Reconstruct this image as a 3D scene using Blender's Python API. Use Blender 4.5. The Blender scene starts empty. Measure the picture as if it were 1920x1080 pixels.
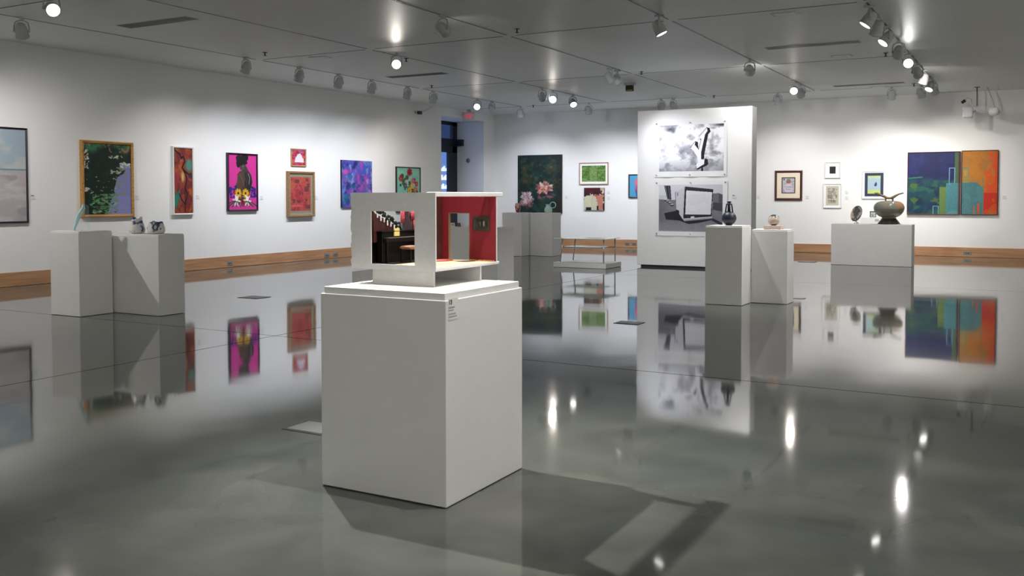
import bpy, math, random
import numpy as np
from mathutils import Matrix, Vector

# ------------------------------------------------------------------ camera, world, exposure
sc = bpy.context.scene
COL = sc.collection
CAMH = 1.55
F_PX, CY, PITCH, ROLL, YAW = 1751.7554, 430.5277, 0.0351, -0.0005, -0.5072
XL, YB, ZC = -15.417, 26.6, 4.228          # left wall, back wall, ceiling
XR, YF = 5.2, -6.5                         # right wall and the wall behind the camera

def _cam_axes():
    F = Vector((math.sin(YAW)*math.cos(PITCH), math.cos(YAW)*math.cos(PITCH), -math.sin(PITCH)))
    R = Vector((math.cos(YAW), -math.sin(YAW), 0.0)); U = R.cross(F)
    c, s = math.cos(ROLL), math.sin(ROLL)
    return F, c*R+s*U, -s*R+c*U
_F, _R, _U = _cam_axes()
cd = bpy.data.cameras.new('camera'); cam = bpy.data.objects.new('camera', cd); COL.objects.link(cam)
cd.sensor_width = 36.0; cd.lens = F_PX/1920*36; cd.shift_y = -(540-CY)/1920; cd.clip_start = 0.05; cd.clip_end = 200
m = Matrix.Identity(4)
for i in range(3):
    m[i][0] = _R[i]; m[i][1] = _U[i]; m[i][2] = -_F[i]
m[0][3], m[1][3], m[2][3] = 0, 0, CAMH
cam.matrix_world = m
sc.camera = cam
sc.view_settings.view_transform = 'Standard'; sc.view_settings.look = 'None'
sc.view_settings.gamma = 1; sc.view_settings.use_curve_mapping = False
sc.view_settings.exposure = 0.45
SPOT_GAIN = 1.0        # watts multiplier of every track head

w = bpy.data.worlds.new('dusk'); sc.world = w; w.use_nodes = True
w.node_tree.nodes['Background'].inputs[0].default_value = (0.22, 0.32, 0.62, 1)
w.node_tree.nodes['Background'].inputs[1].default_value = 1.3
try:
    sc.cycles.max_bounces = 8; sc.cycles.diffuse_bounces = 5; sc.cycles.glossy_bounces = 4
    sc.cycles.caustics_reflective = False; sc.cycles.caustics_refractive = False
    sc.cycles.sample_clamp_indirect = 4.0
except Exception:
    pass

def at(x, y, axis, v):
    """point of the real place seen at photo pixel (x, y), on the plane axis = v"""
    d = _F + _R*((x-960)/F_PX) + _U*((CY-y)/F_PX)
    o = Vector((0, 0, CAMH)); return o + d*((v-o[axis])/d[axis])

# ------------------------------------------------------------------ materials
def lin(c):
    c = np.asarray(c, dtype=float)
    return np.where(c <= 0.04045, c/12.92, ((c+0.055)/1.055)**2.4)
def rgb(r, g, b): return tuple(float(v) for v in lin(np.array([r, g, b])/255.0))
def mat(name, col, rough=0.6, metal=0.0, noise=0.0, nscale=20, bump=0.0, bscale=120, emit=None, estr=0, spec=0.5, coat=0, alpha=None):
    m = bpy.data.materials.new(name); m.use_nodes = True; nt = m.node_tree; b = nt.nodes['Principled BSDF']
    b.inputs['Base Color'].default_value = (*col, 1); b.inputs['Roughness'].default_value = rough
    b.inputs['Metallic'].default_value = metal; b.inputs['Specular IOR Level'].default_value = spec
    b.inputs['Coat Weight'].default_value = coat
    tc = nt.nodes.new('ShaderNodeTexCoord')
    if noise:
        n = nt.nodes.new('ShaderNodeTexNoise'); n.inputs['Scale'].default_value = nscale; n.inputs['Detail'].default_value = 4
        nt.links.new(tc.outputs['Object'], n.inputs['Vector'])
        r = nt.nodes.new('ShaderNodeValToRGB'); r.color_ramp.elements[0].position = 0.3; r.color_ramp.elements[1].position = 0.7
        r.color_ramp.elements[0].color = (*[c*(1-noise) for c in col], 1); r.color_ramp.elements[1].color = (*[min(1, c*(1+noise)) for c in col], 1)
        nt.links.new(n.outputs['Fac'], r.inputs['Fac']); nt.links.new(r.outputs['Color'], b.inputs['Base Color'])
    if bump:
        n = nt.nodes.new('ShaderNodeTexNoise'); n.inputs['Scale'].default_value = bscale; n.inputs['Detail'].default_value = 3
        nt.links.new(tc.outputs['Object'], n.inputs['Vector'])
        bp = nt.nodes.new('ShaderNodeBump'); bp.inputs['Strength'].default_value = bump; bp.inputs['Distance'].default_value = 0.002
        nt.links.new(n.outputs['Fac'], bp.inputs['Height']); nt.links.new(bp.outputs['Normal'], b.inputs['Normal'])
    if emit is not None:
        b.inputs['Emission Color'].default_value = (*emit, 1); b.inputs['Emission Strength'].default_value = estr
    return m

M = {}
M['wall'] = mat('white_wall_paint', (0.80, 0.80, 0.79), 0.75, bump=0.15, bscale=60, noise=0.012, nscale=1.2)
M['pedestal'] = mat('pedestal_paint', (0.76, 0.755, 0.74), 0.55, bump=0.2, bscale=90, noise=0.015, nscale=6)
M['white'] = mat('white_enamel', (0.80, 0.80, 0.78), 0.45)
M['head'] = mat('track_head_grey', (0.50, 0.52, 0.53), 0.45, noise=0.04, nscale=15)
M['black'] = mat('black_metal', (0.012, 0.012, 0.014), 0.45)
M['slot'] = mat('dark_slot', (0.03, 0.032, 0.034), 0.5)
M['reveal'] = mat('ceiling_reveal', (0.04, 0.04, 0.04), 0.6)
M['flange'] = mat('track_flange', (0.45, 0.46, 0.46), 0.4)
M['outlet'] = mat('outlet_grey', (0.22, 0.23, 0.23), 0.4, metal=0.3)
M['outlet_dark'] = mat('outlet_socket', (0.04, 0.04, 0.04), 0.5)
M['lens'] = mat('lamp_lens', (0.9, 0.9, 0.9), 0.2, emit=(1.0, 0.96, 0.9), estr=6)
M['lens_warm'] = mat('lamp_lens_warm', (0.9, 0.9, 0.9), 0.2, emit=(1.0, 0.86, 0.74), estr=6)
M['lens_cool'] = mat('lamp_lens_cool', (0.9, 0.9, 0.9), 0.2, emit=(0.93, 0.96, 1.0), estr=6)
M['steel'] = mat('brushed_steel', (0.45, 0.46, 0.47), 0.3, metal=0.9)
M['navy_frame'] = mat('navy_door_frame', (0.008, 0.011, 0.022), 0.4)
M['paper'] = mat('photo_paper', (0.80, 0.80, 0.81), 0.5)

def wood(name, c1, c2, scale=1.0, rough=0.45, axis=0):
    m = bpy.data.materials.new(name); m.use_nodes = True; nt = m.node_tree; b = nt.nodes['Principled BSDF']
    tc = nt.nodes.new('ShaderNodeTexCoord'); mp = nt.nodes.new('ShaderNodeMapping')
    s = [14*scale]*3; s[axis] = 0.7*scale; mp.inputs['Scale'].default_value = s
    n = nt.nodes.new('ShaderNodeTexNoise'); n.inputs['Scale'].default_value = 1.6; n.inputs['Detail'].default_value = 5; n.inputs['Distortion'].default_value = 0.6
    r = nt.nodes.new('ShaderNodeValToRGB'); r.color_ramp.elements[0].position = 0.35; r.color_ramp.elements[1].position = 0.65
    r.color_ramp.elements[0].color = (*c1, 1); r.color_ramp.elements[1].color = (*c2, 1)
    nt.links.new(tc.outputs['Object'], mp.inputs['Vector']); nt.links.new(mp.outputs['Vector'], n.inputs['Vector'])
    nt.links.new(n.outputs['Fac'], r.inputs['Fac']); nt.links.new(r.outputs['Color'], b.inputs['Base Color'])
    b.inputs['Roughness'].default_value = rough
    return m
M['maple_y'] = wood('maple_baseboard_y', rgb(158, 116, 82), rgb(186, 142, 104), axis=1)
M['maple_x'] = wood('maple_baseboard_x', rgb(158, 116, 82), rgb(186, 142, 104), axis=0)
M['oak'] = wood('oak_frame', rgb(150, 118, 84), rgb(180, 148, 110), 2)
M['gold'] = wood('gilt_frame', rgb(150, 104, 44), rgb(196, 148, 74), 2, 0.35)
M['brownwood'] = wood('dark_brown_frame', rgb(52, 22, 16), rgb(84, 36, 26), 2, 0.35)

def vcol_mat(name, rough=0.55, spec=0.4, bump=0.0):
    m = bpy.data.materials.new(name); m.use_nodes = True; nt = m.node_tree; b = nt.nodes['Principled BSDF']
    a = nt.nodes.new('ShaderNodeAttribute'); a.attribute_name = 'paint'
    nt.links.new(a.outputs['Color'], b.inputs['Base Color']); b.inputs['Roughness'].default_value = rough; b.inputs['Specular IOR Level'].default_value = spec
    if bump:
        tc = nt.nodes.new('ShaderNodeTexCoord'); n = nt.nodes.new('ShaderNodeTexNoise'); n.inputs['Scale'].default_value = 60; n.inputs['Detail'].default_value = 3
        nt.links.new(tc.outputs['Object'], n.inputs['Vector']); bp = nt.nodes.new('ShaderNodeBump'); bp.inputs['Strength'].default_value = bump; bp.inputs['Distance'].default_value = 0.003
        nt.links.new(n.outputs['Fac'], bp.inputs['Height']); nt.links.new(bp.outputs['Normal'], b.inputs['Normal'])
    return m
M['paint'] = vcol_mat('painted_canvas', 0.55, 0.3, 0.3)
M['print'] = vcol_mat('printed_sheet', 0.6, 0.3)
M['glaze'] = vcol_mat('glazed_clay', 0.15, 0.6)

def floor_mat():
    m = bpy.data.materials.new('polished_concrete'); m.use_nodes = True; nt = m.node_tree; b = nt.nodes['Principled BSDF']; L = nt.links.new
    tc = nt.nodes.new('ShaderNodeTexCoord')
    def noise(s, d, rough=0.55, dist=0.0):
        n = nt.nodes.new('ShaderNodeTexNoise'); n.inputs['Scale'].default_value = s; n.inputs['Detail'].default_value = d
        n.inputs['Roughness'].default_value = rough; n.inputs['Distortion'].default_value = dist; L(tc.outputs['Object'], n.inputs['Vector']); return n
    def ramp(src, p0, c0, p1, c1):
        r = nt.nodes.new('ShaderNodeValToRGB'); e = r.color_ramp.elements
        e[0].position, e[1].position = p0, p1; e[0].color = (*c0, 1); e[1].color = (*c1, 1); L(src, r.inputs['Fac']); return r
    n1 = noise(0.8, 1.5, 0.5, 0.4); n2 = noise(3.2, 1.6, 0.5, 0.3); n3 = noise(30, 4, 0.6)
    r1 = ramp(n1.outputs['Fac'], 0.3, (0.066, 0.074, 0.070), 0.7, (0.112, 0.118, 0.102))
    r2 = ramp(n2.outputs['Fac'], 0.3, (0.80, 0.80, 0.80), 0.68, (1.06, 1.06, 1.06))
    mx = nt.nodes.new('ShaderNodeMix'); mx.data_type = 'RGBA'; mx.blend_type = 'MULTIPLY'; mx.inputs[0].default_value = 1
    L(r1.outputs['Color'], mx.inputs[6]); L(r2.outputs['Color'], mx.inputs[7])
    # saw-cut joints and hairline stains
    sx = nt.nodes.new('ShaderNodeSeparateXYZ'); L(tc.outputs['Object'], sx.inputs[0])
    masks = []
    for out, v in (('X', -7.36), ('Y', 7.79), ('X', 1.6), ('X', -13.0-3.2), ('Y', 17.3)):
        s = nt.nodes.new('ShaderNodeMath'); s.operation = 'SUBTRACT'; L(sx.outputs[out], s.inputs[0]); s.inputs[1].default_value = v
        a = nt.nodes.new('ShaderNodeMath'); a.operation = 'ABSOLUTE'; L(s.outputs[0], a.inputs[0])
        l = nt.nodes.new('ShaderNodeMath'); l.operation = 'LESS_THAN'; L(a.outputs[0], l.inputs[0]); l.inputs[1].default_value = 0.007
        masks.append(l)
    cur = masks[0].outputs[0]
    for q in masks[1:]:
        mm = nt.nodes.new('ShaderNodeMath'); mm.operation = 'MAXIMUM'; L(cur, mm.inputs[0]); L(q.outputs[0], mm.inputs[1]); cur = mm.outputs[0]
    mx2 = nt.nodes.new('ShaderNodeMix'); mx2.data_type = 'RGBA'; L(cur, mx2.inputs[0]); L(mx.outputs[2], mx2.inputs[6]); mx2.inputs[7].default_value = (0.02, 0.02, 0.02, 1)
    L(mx2.outputs[2], b.inputs['Base Color'])
    inv = nt.nodes.new('ShaderNodeMath'); inv.operation = 'MULTIPLY_ADD'; L(cur, inv.inputs[0]); inv.inputs[1].default_value = -0.5; inv.inputs[2].default_value = 0.5; L(inv.outputs[0], b.inputs['Specular IOR Level'])
    rr = ramp(n1.outputs['Fac'], 0.3, (0.042,)*3, 0.75, (0.062,)*3); L(rr.outputs['Color'], b.inputs['Roughness'])
    b.inputs['IOR'].default_value = 1.5
    nb = noise(2.2, 0.0, 0.4, 0.0)
    bp = nt.nodes.new('ShaderNodeBump'); bp.inputs['Strength'].default_value = 1.0; bp.inputs['Distance'].default_value = 0.0007
    L(nb.outputs['Fac'], bp.inputs['Height'])
    nb2 = noise(9, 2, 0.5)
    bp2 = nt.nodes.new('ShaderNodeBump'); bp2.inputs['Strength'].default_value = 1.0; bp2.inputs['Distance'].default_value = 0.00012
    L(nb2.outputs['Fac'], bp2.inputs['Height']); L(bp.outputs['Normal'], bp2.inputs['Normal'])
    L(bp.outputs['Normal'], b.inputs['Normal'])
    return m
M['floor'] = floor_mat()
M['ceiling'] = mat('ceiling_paint', (0.83, 0.85, 0.835), 0.46, noise=0.03, nscale=0.6, spec=0.10)

def glass_mat(name, tint, refl=0.12):
    m = bpy.data.materials.new(name); m.use_nodes = True; nt = m.node_tree; nt.nodes.remove(nt.nodes['Principled BSDF'])
    o = nt.nodes['Material Output']; t = nt.nodes.new('ShaderNodeBsdfTransparent'); t.inputs[0].default_value = (*tint, 1)
    g = nt.nodes.new('ShaderNodeBsdfGlossy'); g.inputs['Roughness'].default_value = 0.03; g.inputs[0].default_value = (0.9, 1, 0.98, 1)
    f = nt.nodes.new('ShaderNodeLayerWeight'); f.inputs[0].default_value = 0.5; p = nt.nodes.new('ShaderNodeMath'); p.operation = 'POWER'; p.inputs[1].default_value = 4.0; nt.links.new(f.outputs['Facing'], p.inputs[0])
    a = nt.nodes.new('ShaderNodeMath'); a.operation = 'MULTIPLY_ADD'; a.inputs[1].default_value = 0.6; a.inputs[2].default_value = refl*.5; nt.links.new(p.outputs[0], a.inputs[0])
    mx = nt.nodes.new('ShaderNodeMixShader'); nt.links.new(a.outputs[0], mx.inputs[0]); nt.links.new(t.outputs[0], mx.inputs[1]); nt.links.new(g.outputs[0], mx.inputs[2])
    nt.links.new(mx.outputs[0], o.inputs[0]); return m
M['glass'] = glass_mat('clear_glass', (0.86, 0.95, 0.92))
M['glass_edge'] = mat('green_glass_edge', (0.55, 0.72, 0.66), 0.15)
M['glass_aqua'] = glass_mat('pale_glass', (0.95, 0.99, 0.98), 0.08)
M['door_glass'] = glass_mat('door_glass', (0.8, 0.85, 0.9), 0.05)

# ------------------------------------------------------------------ mesh helpers
class MB:
    def __init__(s): s.v = []; s.f = []; s.mi = []; s.sm = []
    def add(s, vs, fs, mi=0, smooth=False):
        o = len(s.v); s.v += [tuple(p) for p in vs]; s.f += [tuple(o+i for i in f) for f in fs]; s.mi += [mi]*len(fs); s.sm += [smooth]*len(fs); return s
    def box(s, x0, x1, y0, y1, z0, z1, mi=0):
        return s.add([(x0,y0,z0),(x1,y0,z0),(x1,y1,z0),(x0,y1,z0),(x0,y0,z1),(x1,y0,z1),(x1,y1,z1),(x0,y1,z1)],
                     [(0,3,2,1),(4,5,6,7),(0,1,5,4),(1,2,6,5),(2,3,7,6),(3,0,4,7)], mi)
    def bbox(s, x0, x1, y0, y1, z0, z1, b=0.004, mi=0):
        """box with chamfered edges"""
        vs = []; fs = []
        for z, i in ((z0, b), (z0+b, 0), (z1-b, 0), (z1, b)):
            X0, X1, Y0, Y1 = x0+i, x1-i, y0+i, y1-i
            c = b
            vs += [(X0+c,Y0,z),(X1-c,Y0,z),(X1,Y0+c,z),(X1,Y1-c,z),(X1-c,Y1,z),(X0+c,Y1,z),(X0,Y1-c,z),(X0,Y0+c,z)]
        fs.append(tuple(range(7, -1, -1))); fs.append(tuple(range(24, 32)))
        for k in range(3):
            for i in range(8):
                j = (i+1) % 8; fs.append((k*8+i, k*8+j, k*8+8+j, k*8+8+i))
        return s.add(vs, fs, mi)
    def lathe(s, prof, c=(0,0,0), n=32, mi=0, sx=1, sy=1, cap=True, smooth=True):
        vs = []; fs = []
        for r, z in prof:
            for i in range(n):
                a = 2*math.pi*i/n; vs.append((c[0]+r*sx*math.cos(a), c[1]+r*sy*math.sin(a), c[2]+z))
        for k in range(len(prof)-1):
            for i in range(n):
                j = (i+1) % n; fs.append((k*n+i, k*n+j, (k+1)*n+j, (k+1)*n+i))
        if cap:
            fs.append(tuple(range(n-1, -1, -1))); fs.append(tuple((len(prof)-1)*n+i for i in range(n)))
        return s.add(vs, fs, mi, smooth)
    def tube(s, pts, r, n=10, mi=0):
        pts = [Vector(p) for p in pts]; rs = r if isinstance(r, (list, tuple)) else [r]*len(pts)
        vs = []; fs = []; up = Vector((0.13, 0.37, 0.92))
        for k, p in enumerate(pts):
            t = (pts[min(k+1, len(pts)-1)]-pts[max(k-1, 0)]).normalized()
            a = t.cross(up)
            if a.length < 1e-3: a = t.cross(Vector((1, 0, 0)))
            a.normalize(); b = t.cross(a)
            for i in range(n):
                q = 2*math.pi*i/n; vs.append(tuple(p+a*rs[k]*math.cos(q)+b*rs[k]*math.sin(q)))
        for k in range(len(pts)-1):
            for i in range(n):
                j = (i+1) % n; fs.append((k*n+i, k*n+j, (k+1)*n+j, (k+1)*n+i))
        fs.append(tuple(range(n-1, -1, -1))); fs.append(tuple((len(pts)-1)*n+i for i in range(n)))
        return s.add(vs, fs, mi, True)
    def prism(s, poly, lo, hi, axis=1, mi=0):
        """polygon of 2-D points extruded along an axis"""
        def P(u, v, d):
            return {0: (d, u, v), 1: (u, d, v), 2: (u, v, d)}[axis]
        n = len(poly); vs = [P(u, v, lo) for u, v in poly]+[P(u, v, hi) for u, v in poly]
        fs = [tuple(range(n)), tuple(range(2*n-1, n-1, -1))]+[(i, (i+1) % n, n+(i+1) % n, n+i) for i in range(n)]
        return s.add(vs, fs, mi)
    def build(s, name, mats, parent=None, loc=(0,0,0), rot=None):
        me = bpy.data.meshes.new(name); me.from_pydata(s.v, [], s.f)
        for mm in (mats if isinstance(mats, (list, tuple)) else [mats]): me.materials.append(mm)
        me.polygons.foreach_set('material_index', s.mi); me.polygons.foreach_set('use_smooth', s.sm)
        me.validate(); me.update()
        import bmesh
        bm = bmesh.new(); bm.from_mesh(me); bmesh.ops.recalc_face_normals(bm, faces=bm.faces); bm.to_mesh(me); bm.free()
        o = bpy.data.objects.new(name, me); COL.objects.link(o); o.location = loc
        if rot: o.rotation_euler = rot
        if parent: o.parent = parent
        return o

def tag(o, label=None, cat=None, group=None, kind=None):
    if label: o['label'] = label
    if cat: o['category'] = cat
    if group: o['group'] = group
    if kind: o['kind'] = kind
    return o
def thing(name, label, cat, loc=(0,0,0), rz=0, group=None):
    o = bpy.data.objects.new(name, None); o.empty_display_size = 0.1; COL.objects.link(o)
    o.location = loc; o.rotation_euler = (0, 0, rz); return tag(o, label, cat, group)
def struct(name, mb, m, **k): return tag(mb.build(name, m, **k), kind='structure')
def copy_tree(o, parent=None):
    c = o.copy(); COL.objects.link(c); c.parent = parent
    for ch in list(o.children): copy_tree(ch, c)
    return c
def set_paint(me, cols):
    a = me.color_attributes.new('paint', 'FLOAT_COLOR', 'POINT')
    a.data.foreach_set('color', np.concatenate([cols, np.ones((len(cols), 1))], 1).astype(np.float32).ravel())
PIGMENT = 0.74      # real pigments: even the whitest paint reflects about three quarters
def sheet(name, img, x0, x1, z0, z1, y, thick, m, parent, edge=None, loc=(0,0,0), curl=0.0, label=None):
    """a real panel of the given thickness whose front (-y) carries painted colours"""
    H, W = img.shape[:2]
    xs = np.linspace(x0, x1, W); zs = np.linspace(z1, z0, H)
    X, Z = np.meshgrid(xs, zs)
    u = np.linspace(-1, 1, W)[None, :]; v = np.linspace(0, 1, H)[:, None]
    Y = y - curl*(0.5+0.5*np.cos(np.pi*3*u))*(v**6) - curl*0.5*np.abs(u)**8*np.ones_like(v) if curl else np.full_like(X, y)
    V = np.stack([X, Y, Z], -1).reshape(-1, 3)
    idx = np.arange(H*W).reshape(H, W)
    q = np.stack([idx[1:, :-1], idx[1:, 1:], idx[:-1, 1:], idx[:-1, :-1]], -1).reshape(-1, 4)
    cols = lin(np.clip(img, 0, 1)).reshape(-1, 3)*(PIGMENT if m is M['paint'] else 1.0)
    ring = np.concatenate([idx[0, :], idx[1:, -1], idx[-1, -2::-1], idx[-2:0:-1, 0]])
    n = len(ring); rv = V[ring].copy(); fr = rv.copy(); bk = rv.copy(); bk[:, 1] += thick
    ec = cols[ring] if edge is None else np.repeat(np.array([edge]), n, 0)
    V = np.concatenate([V, fr, bk]); cols = np.concatenate([cols, ec, ec]); o = H*W
    faces = q.tolist()
    for i in range(n):
        j = (i+1) % n; faces.append([o+i, o+j, o+n+j, o+n+i])
    if not curl: faces.append([o+n+i for i in range(n)])
    me = bpy.data.meshes.new(name); me.from_pydata(V.tolist(), [], faces); me.update(); me.materials.append(m); set_paint(me, cols)
    ob = bpy.data.objects.new(name, me); COL.objects.link(ob); ob.location = loc
    if parent: ob.parent = parent
    if label: ob['label'] = label
    return ob
def text_mesh(name, s, size, m, parent, loc, rot=(math.pi/2, 0, 0), bold=0.0, sx=1.0):
    cu = bpy.data.curves.new(name, 'FONT'); cu.body = s; cu.size = size; cu.extrude = 0.0006; cu.offset = bold; cu.align_x = 'CENTER'; cu.align_y = 'CENTER'
    o = bpy.data.objects.new(name+'_src', cu); COL.objects.link(o)
    dg = bpy.context.evaluated_depsgraph_get(); me = bpy.data.meshes.new_from_object(o.evaluated_get(dg)); bpy.data.objects.remove(o)
    me.materials.clear(); me.materials.append(m); me.name = name
    ob = bpy.data.objects.new(name, me); COL.objects.link(ob); ob.location = loc; ob.rotation_euler = rot; ob.scale = (sx, 1, 1); ob.parent = parent; return ob

# ------------------------------------------------------------------ numpy painter
class Art:
    def __init__(s, W, H, bg, seed=1):
        s.W, s.H = W, H; s.rng = np.random.default_rng(seed); s.a = np.ones((H, W, 3))*np.array(bg)/255.0
        s.x, s.y = np.meshgrid((np.arange(W)+.5)/W, (np.arange(H)+.5)/H)
    def fbm(s, fx, fy=None, oct=4, p=0.55):
        fy = fy or fx; out = np.zeros((s.H, s.W)); amp = 1; tot = 0
        for k in range(oct):
            nx, ny = int(max(2, fx*2**k))+2, int(max(2, fy*2**k))+2
            g = s.rng.random((ny, nx)); X = s.x*(nx-1.001); Y = s.y*(ny-1.001); i = X.astype(int); j = Y.astype(int); u = X-i; v = Y-j
            u = u*u*(3-2*u); v = v*v*(3-2*v)
            out += amp*(g[j, i]*(1-u)*(1-v)+g[j, i+1]*u*(1-v)+g[j+1, i]*(1-u)*v+g[j+1, i+1]*u*v); tot += amp; amp *= p
        return out/tot
    def mix(s, mask, c):
        c = np.array(c)/255.0 if not isinstance(c, np.ndarray) else c
        mask = np.clip(mask, 0, 1)[..., None]; s.a = s.a*(1-mask)+c*mask; return s
    def rect(s, x0, y0, x1, y1, c, o=1.0): return s.mix(((s.x >= x0) & (s.x <= x1) & (s.y >= y0) & (s.y <= y1))*o, c)
    def ell(s, cx, cy, rx, ry, c, o=1.0, soft=0.12, rot=0):
        dx, dy = s.x-cx, s.y-cy; A = s.W/s.H
        if rot:
            ca, sa = math.cos(rot), math.sin(rot); dyA = dy/A; dx, dyA = dx*ca+dyA*sa, -dx*sa+dyA*ca; dy = dyA*A
        d = np.sqrt((dx/rx)**2+(dy/ry)**2); return s.mix(np.clip((1-d)/soft, 0, 1)*o, c)
    def poly(s, pts, c, o=1.0):
        ins = np.zeros((s.H, s.W), bool); n = len(pts)
        for i in range(n):
            x1, y1 = pts[i]; x2, y2 = pts[(i+1) % n]
            if y1 == y2: continue
            cnd = ((y1 > s.y) != (y2 > s.y)) & (s.x < (x2-x1)*(s.y-y1)/(y2-y1)+x1); ins ^= cnd
        return s.mix(ins*o, c)
    def line(s, pts, wd, c, o=1.0):
        A = s.H/s.W
        d = np.full((s.H, s.W), 9.0)
        for (x1, y1), (x2, y2) in zip(pts[:-1], pts[1:]):
            y1 *= A; y2 *= A; dx, dy = x2-x1, y2-y1; L = dx*dx+dy*dy+1e-12
            t = np.clip(((s.x-x1)*dx+(s.y*A-y1)*dy)/L, 0, 1); d = np.minimum(d, np.hypot(s.x-x1-t*dx, s.y*A-y1-t*dy))
        return s.mix(np.clip((wd-d)/(wd*0.35)+0.5, 0, 1)*o, c)
    def blobs(s, n, x0, y0, x1, y1, rx, ry, cols, o=1.0, soft=0.4, rot=0.6):
        for _ in range(n):
            c = cols[s.rng.integers(len(cols))]; k = 0.5+s.rng.random()
            s.ell(x0+s.rng.random()*(x1-x0), y0+s.rng.random()*(y1-y0), rx*k, ry*k, c, o, soft, (s.rng.random()-.5)*2*rot)
        return s
    def grain(s, k=0.04):
        s.a = np.clip(s.a*(1+k*(s.rng.random((s.H, s.W, 1))-.5)*2), 0, 1); return s
    def flower(s, cx, cy, r, cols, pet=14, ratio=1.0, layers=3, core=None):
        for l in range(layers):
            R0 = r*(1-l*0.27)
            for i in range(pet):
                R = R0*(.8+.35*s.rng.random()) if pet > 15 else R0
                a = 2*math.pi*(i+0.5*l)/pet+s.rng.random()*(.5 if pet > 15 else .2); c = cols[s.rng.integers(len(cols)) if pet > 15 else (i+l) % len(cols)]
                s.ell(cx+R*.62*math.cos(a), cy+R*.62*math.sin(a)*s.W/s.H*ratio, R*.45, R*.17*s.W/s.H, c, 0.95, 0.35, a)
        if core: s.ell(cx, cy, r*.28, r*.28*s.W/s.H*ratio, core, 1, .3)
        return s

def art_sea():
    A = Art(150, 130, (176, 192, 204), 3); f = A.fbm(3, 4)
    A.mix(np.clip((f-.5)*8, 0, 1)*.75*(A.y < .43), (214, 214, 202)).mix(np.clip((.46-A.y)*3, 0, 1)*.35*A.fbm(2, 6), (150, 178, 196))
    A.mix(np.clip((A.y-.44)*40, 0, 1), (196, 188, 190)); f = A.fbm(3, 6)
    A.mix(np.clip((f-.5)*9, 0, 1)*(A.y > .45)*.8, (216, 212, 216)); f = A.fbm(4, 9)
    A.mix(np.clip((f-.52)*10, 0, 1)*(A.y > .5)*.7, (166, 160, 166)); f = A.fbm(3, 5)
    A.mix(np.clip((f-.5)*9, 0, 1)*(A.y > .46)*(A.y < .75)*.6, (208, 180, 168)); A.line([(0.2, .437), (1, .437)], .006, (120, 148, 162)); return A.grain(.02).a
def art_pond():
    A = Art(130, 180, (26, 44, 36), 5); f = A.fbm(6, 6)
    A.mix(np.clip((f-.5)*4, 0, 1)*.6, (38, 62, 46))
    A.mix(np.clip((.11+.05*np.sin(A.x*9)-A.y)*14, 0, 1)*np.clip(A.fbm(9, 12)*2-.3, 0, 1), (70, 132, 92))
    A.mix((A.fbm(8, 8) > .62)*(A.y < .12)*.8, (176, 128, 98))
    lav = (A.x > .78-.25*np.clip((A.y-.35)*3, 0, 1)+.12*np.sin(A.y*20)) & (A.y > .3+.5*np.clip(.85-A.x, 0, 1)) & (A.x*1.2+A.y*.5 > 1.08)
    A.mix(lav*1.0, (142, 142, 196)); A.mix(((A.x > .5) & (A.y > .74) & (A.x+A.y > 1.45))*1.0, (150, 150, 206))
    A.mix((A.fbm(9, 40) > .54)*(np.abs(A.x-.8) < .12)*(A.y > .33)*(A.y < .72)*.9, (140, 156, 132))
    A.mix((A.fbm(12, 60) > .52)*(A.x > .18)*(A.x < .72)*(A.y > .7)*(A.y < 1.0)*(A.x+.4*A.y < 1.08)*.85, (120, 156, 112))
    A.blobs(45, .12, .68, .68, .98, .035, .008, [(24, 40, 34), (170, 190, 164), (88, 190, 92)])
    A.blobs(22, .02, .1, .11, .36, .028, .012, [(216, 196, 178), (190, 150, 120), (236, 230, 214)], rot=1.2)
    A.blobs(14, .55, .165, .83, .2, .03, .007, [(220, 214, 190)]); A.blobs(20, .78, .26, .99, .33, .045, .010, [(214, 220, 208)]); A.blobs(10, .52, .37, .76, .42, .035, .009, [(214, 206, 180)])
    A.blobs(18, .05, .45, .7, .68, .02, .006, [(190, 196, 170), (90, 190, 120)]); A.blobs(3, .02, .63, .16, .67, .05, .012, [(224, 206, 196)])
    return A.grain(.06).a
def art_abst():
    A = Art(70, 190, (150, 66, 44), 8); f = A.fbm(4, 8); A.mix(np.clip((f-.5)*7, 0, 1), (186, 92, 42)); f = A.fbm(3, 8)
    A.mix(np.clip((f-.55)*9, 0, 1), (122, 44, 44)); A.mix(np.clip((A.fbm(4, 6)-.56)*10, 0, 1)*(A.x < .35), (48, 118, 110))
    A.ell(.82, .26, .22, .12, (70, 150, 138), .95, .5); A.ell(.9, .42, .14, .06, (28, 52, 52), .8, .4); A.ell(.12, .8, .16, .14, (44, 142, 120), .9, .5)
    A.ell(.5, .42, .14, .12, (196, 150, 62), .8, .5); A.ell(.48, .45, .07, .09, (226, 206, 190), .7, .6); A.ell(.2, .45, .13, .12, (168, 54, 84), .7, .5)
    A.line([(.05, .03), (.35, .1), (.42, .16), (.52, .13), (.6, .2), (.45, .3), (.62, .36), (.8, .4)], .035, (32, 18, 26))
    A.line([(.45, .3), (.66, .42), (.68, .5), (.6, .6), (.72, .7), (.6, .86), (.4, .78), (.3, .7)], .03, (32, 18, 26)); A.line([(.6, .6), (.6, .98)], .02, (32, 18, 26)); return A.grain(.08).a
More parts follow.
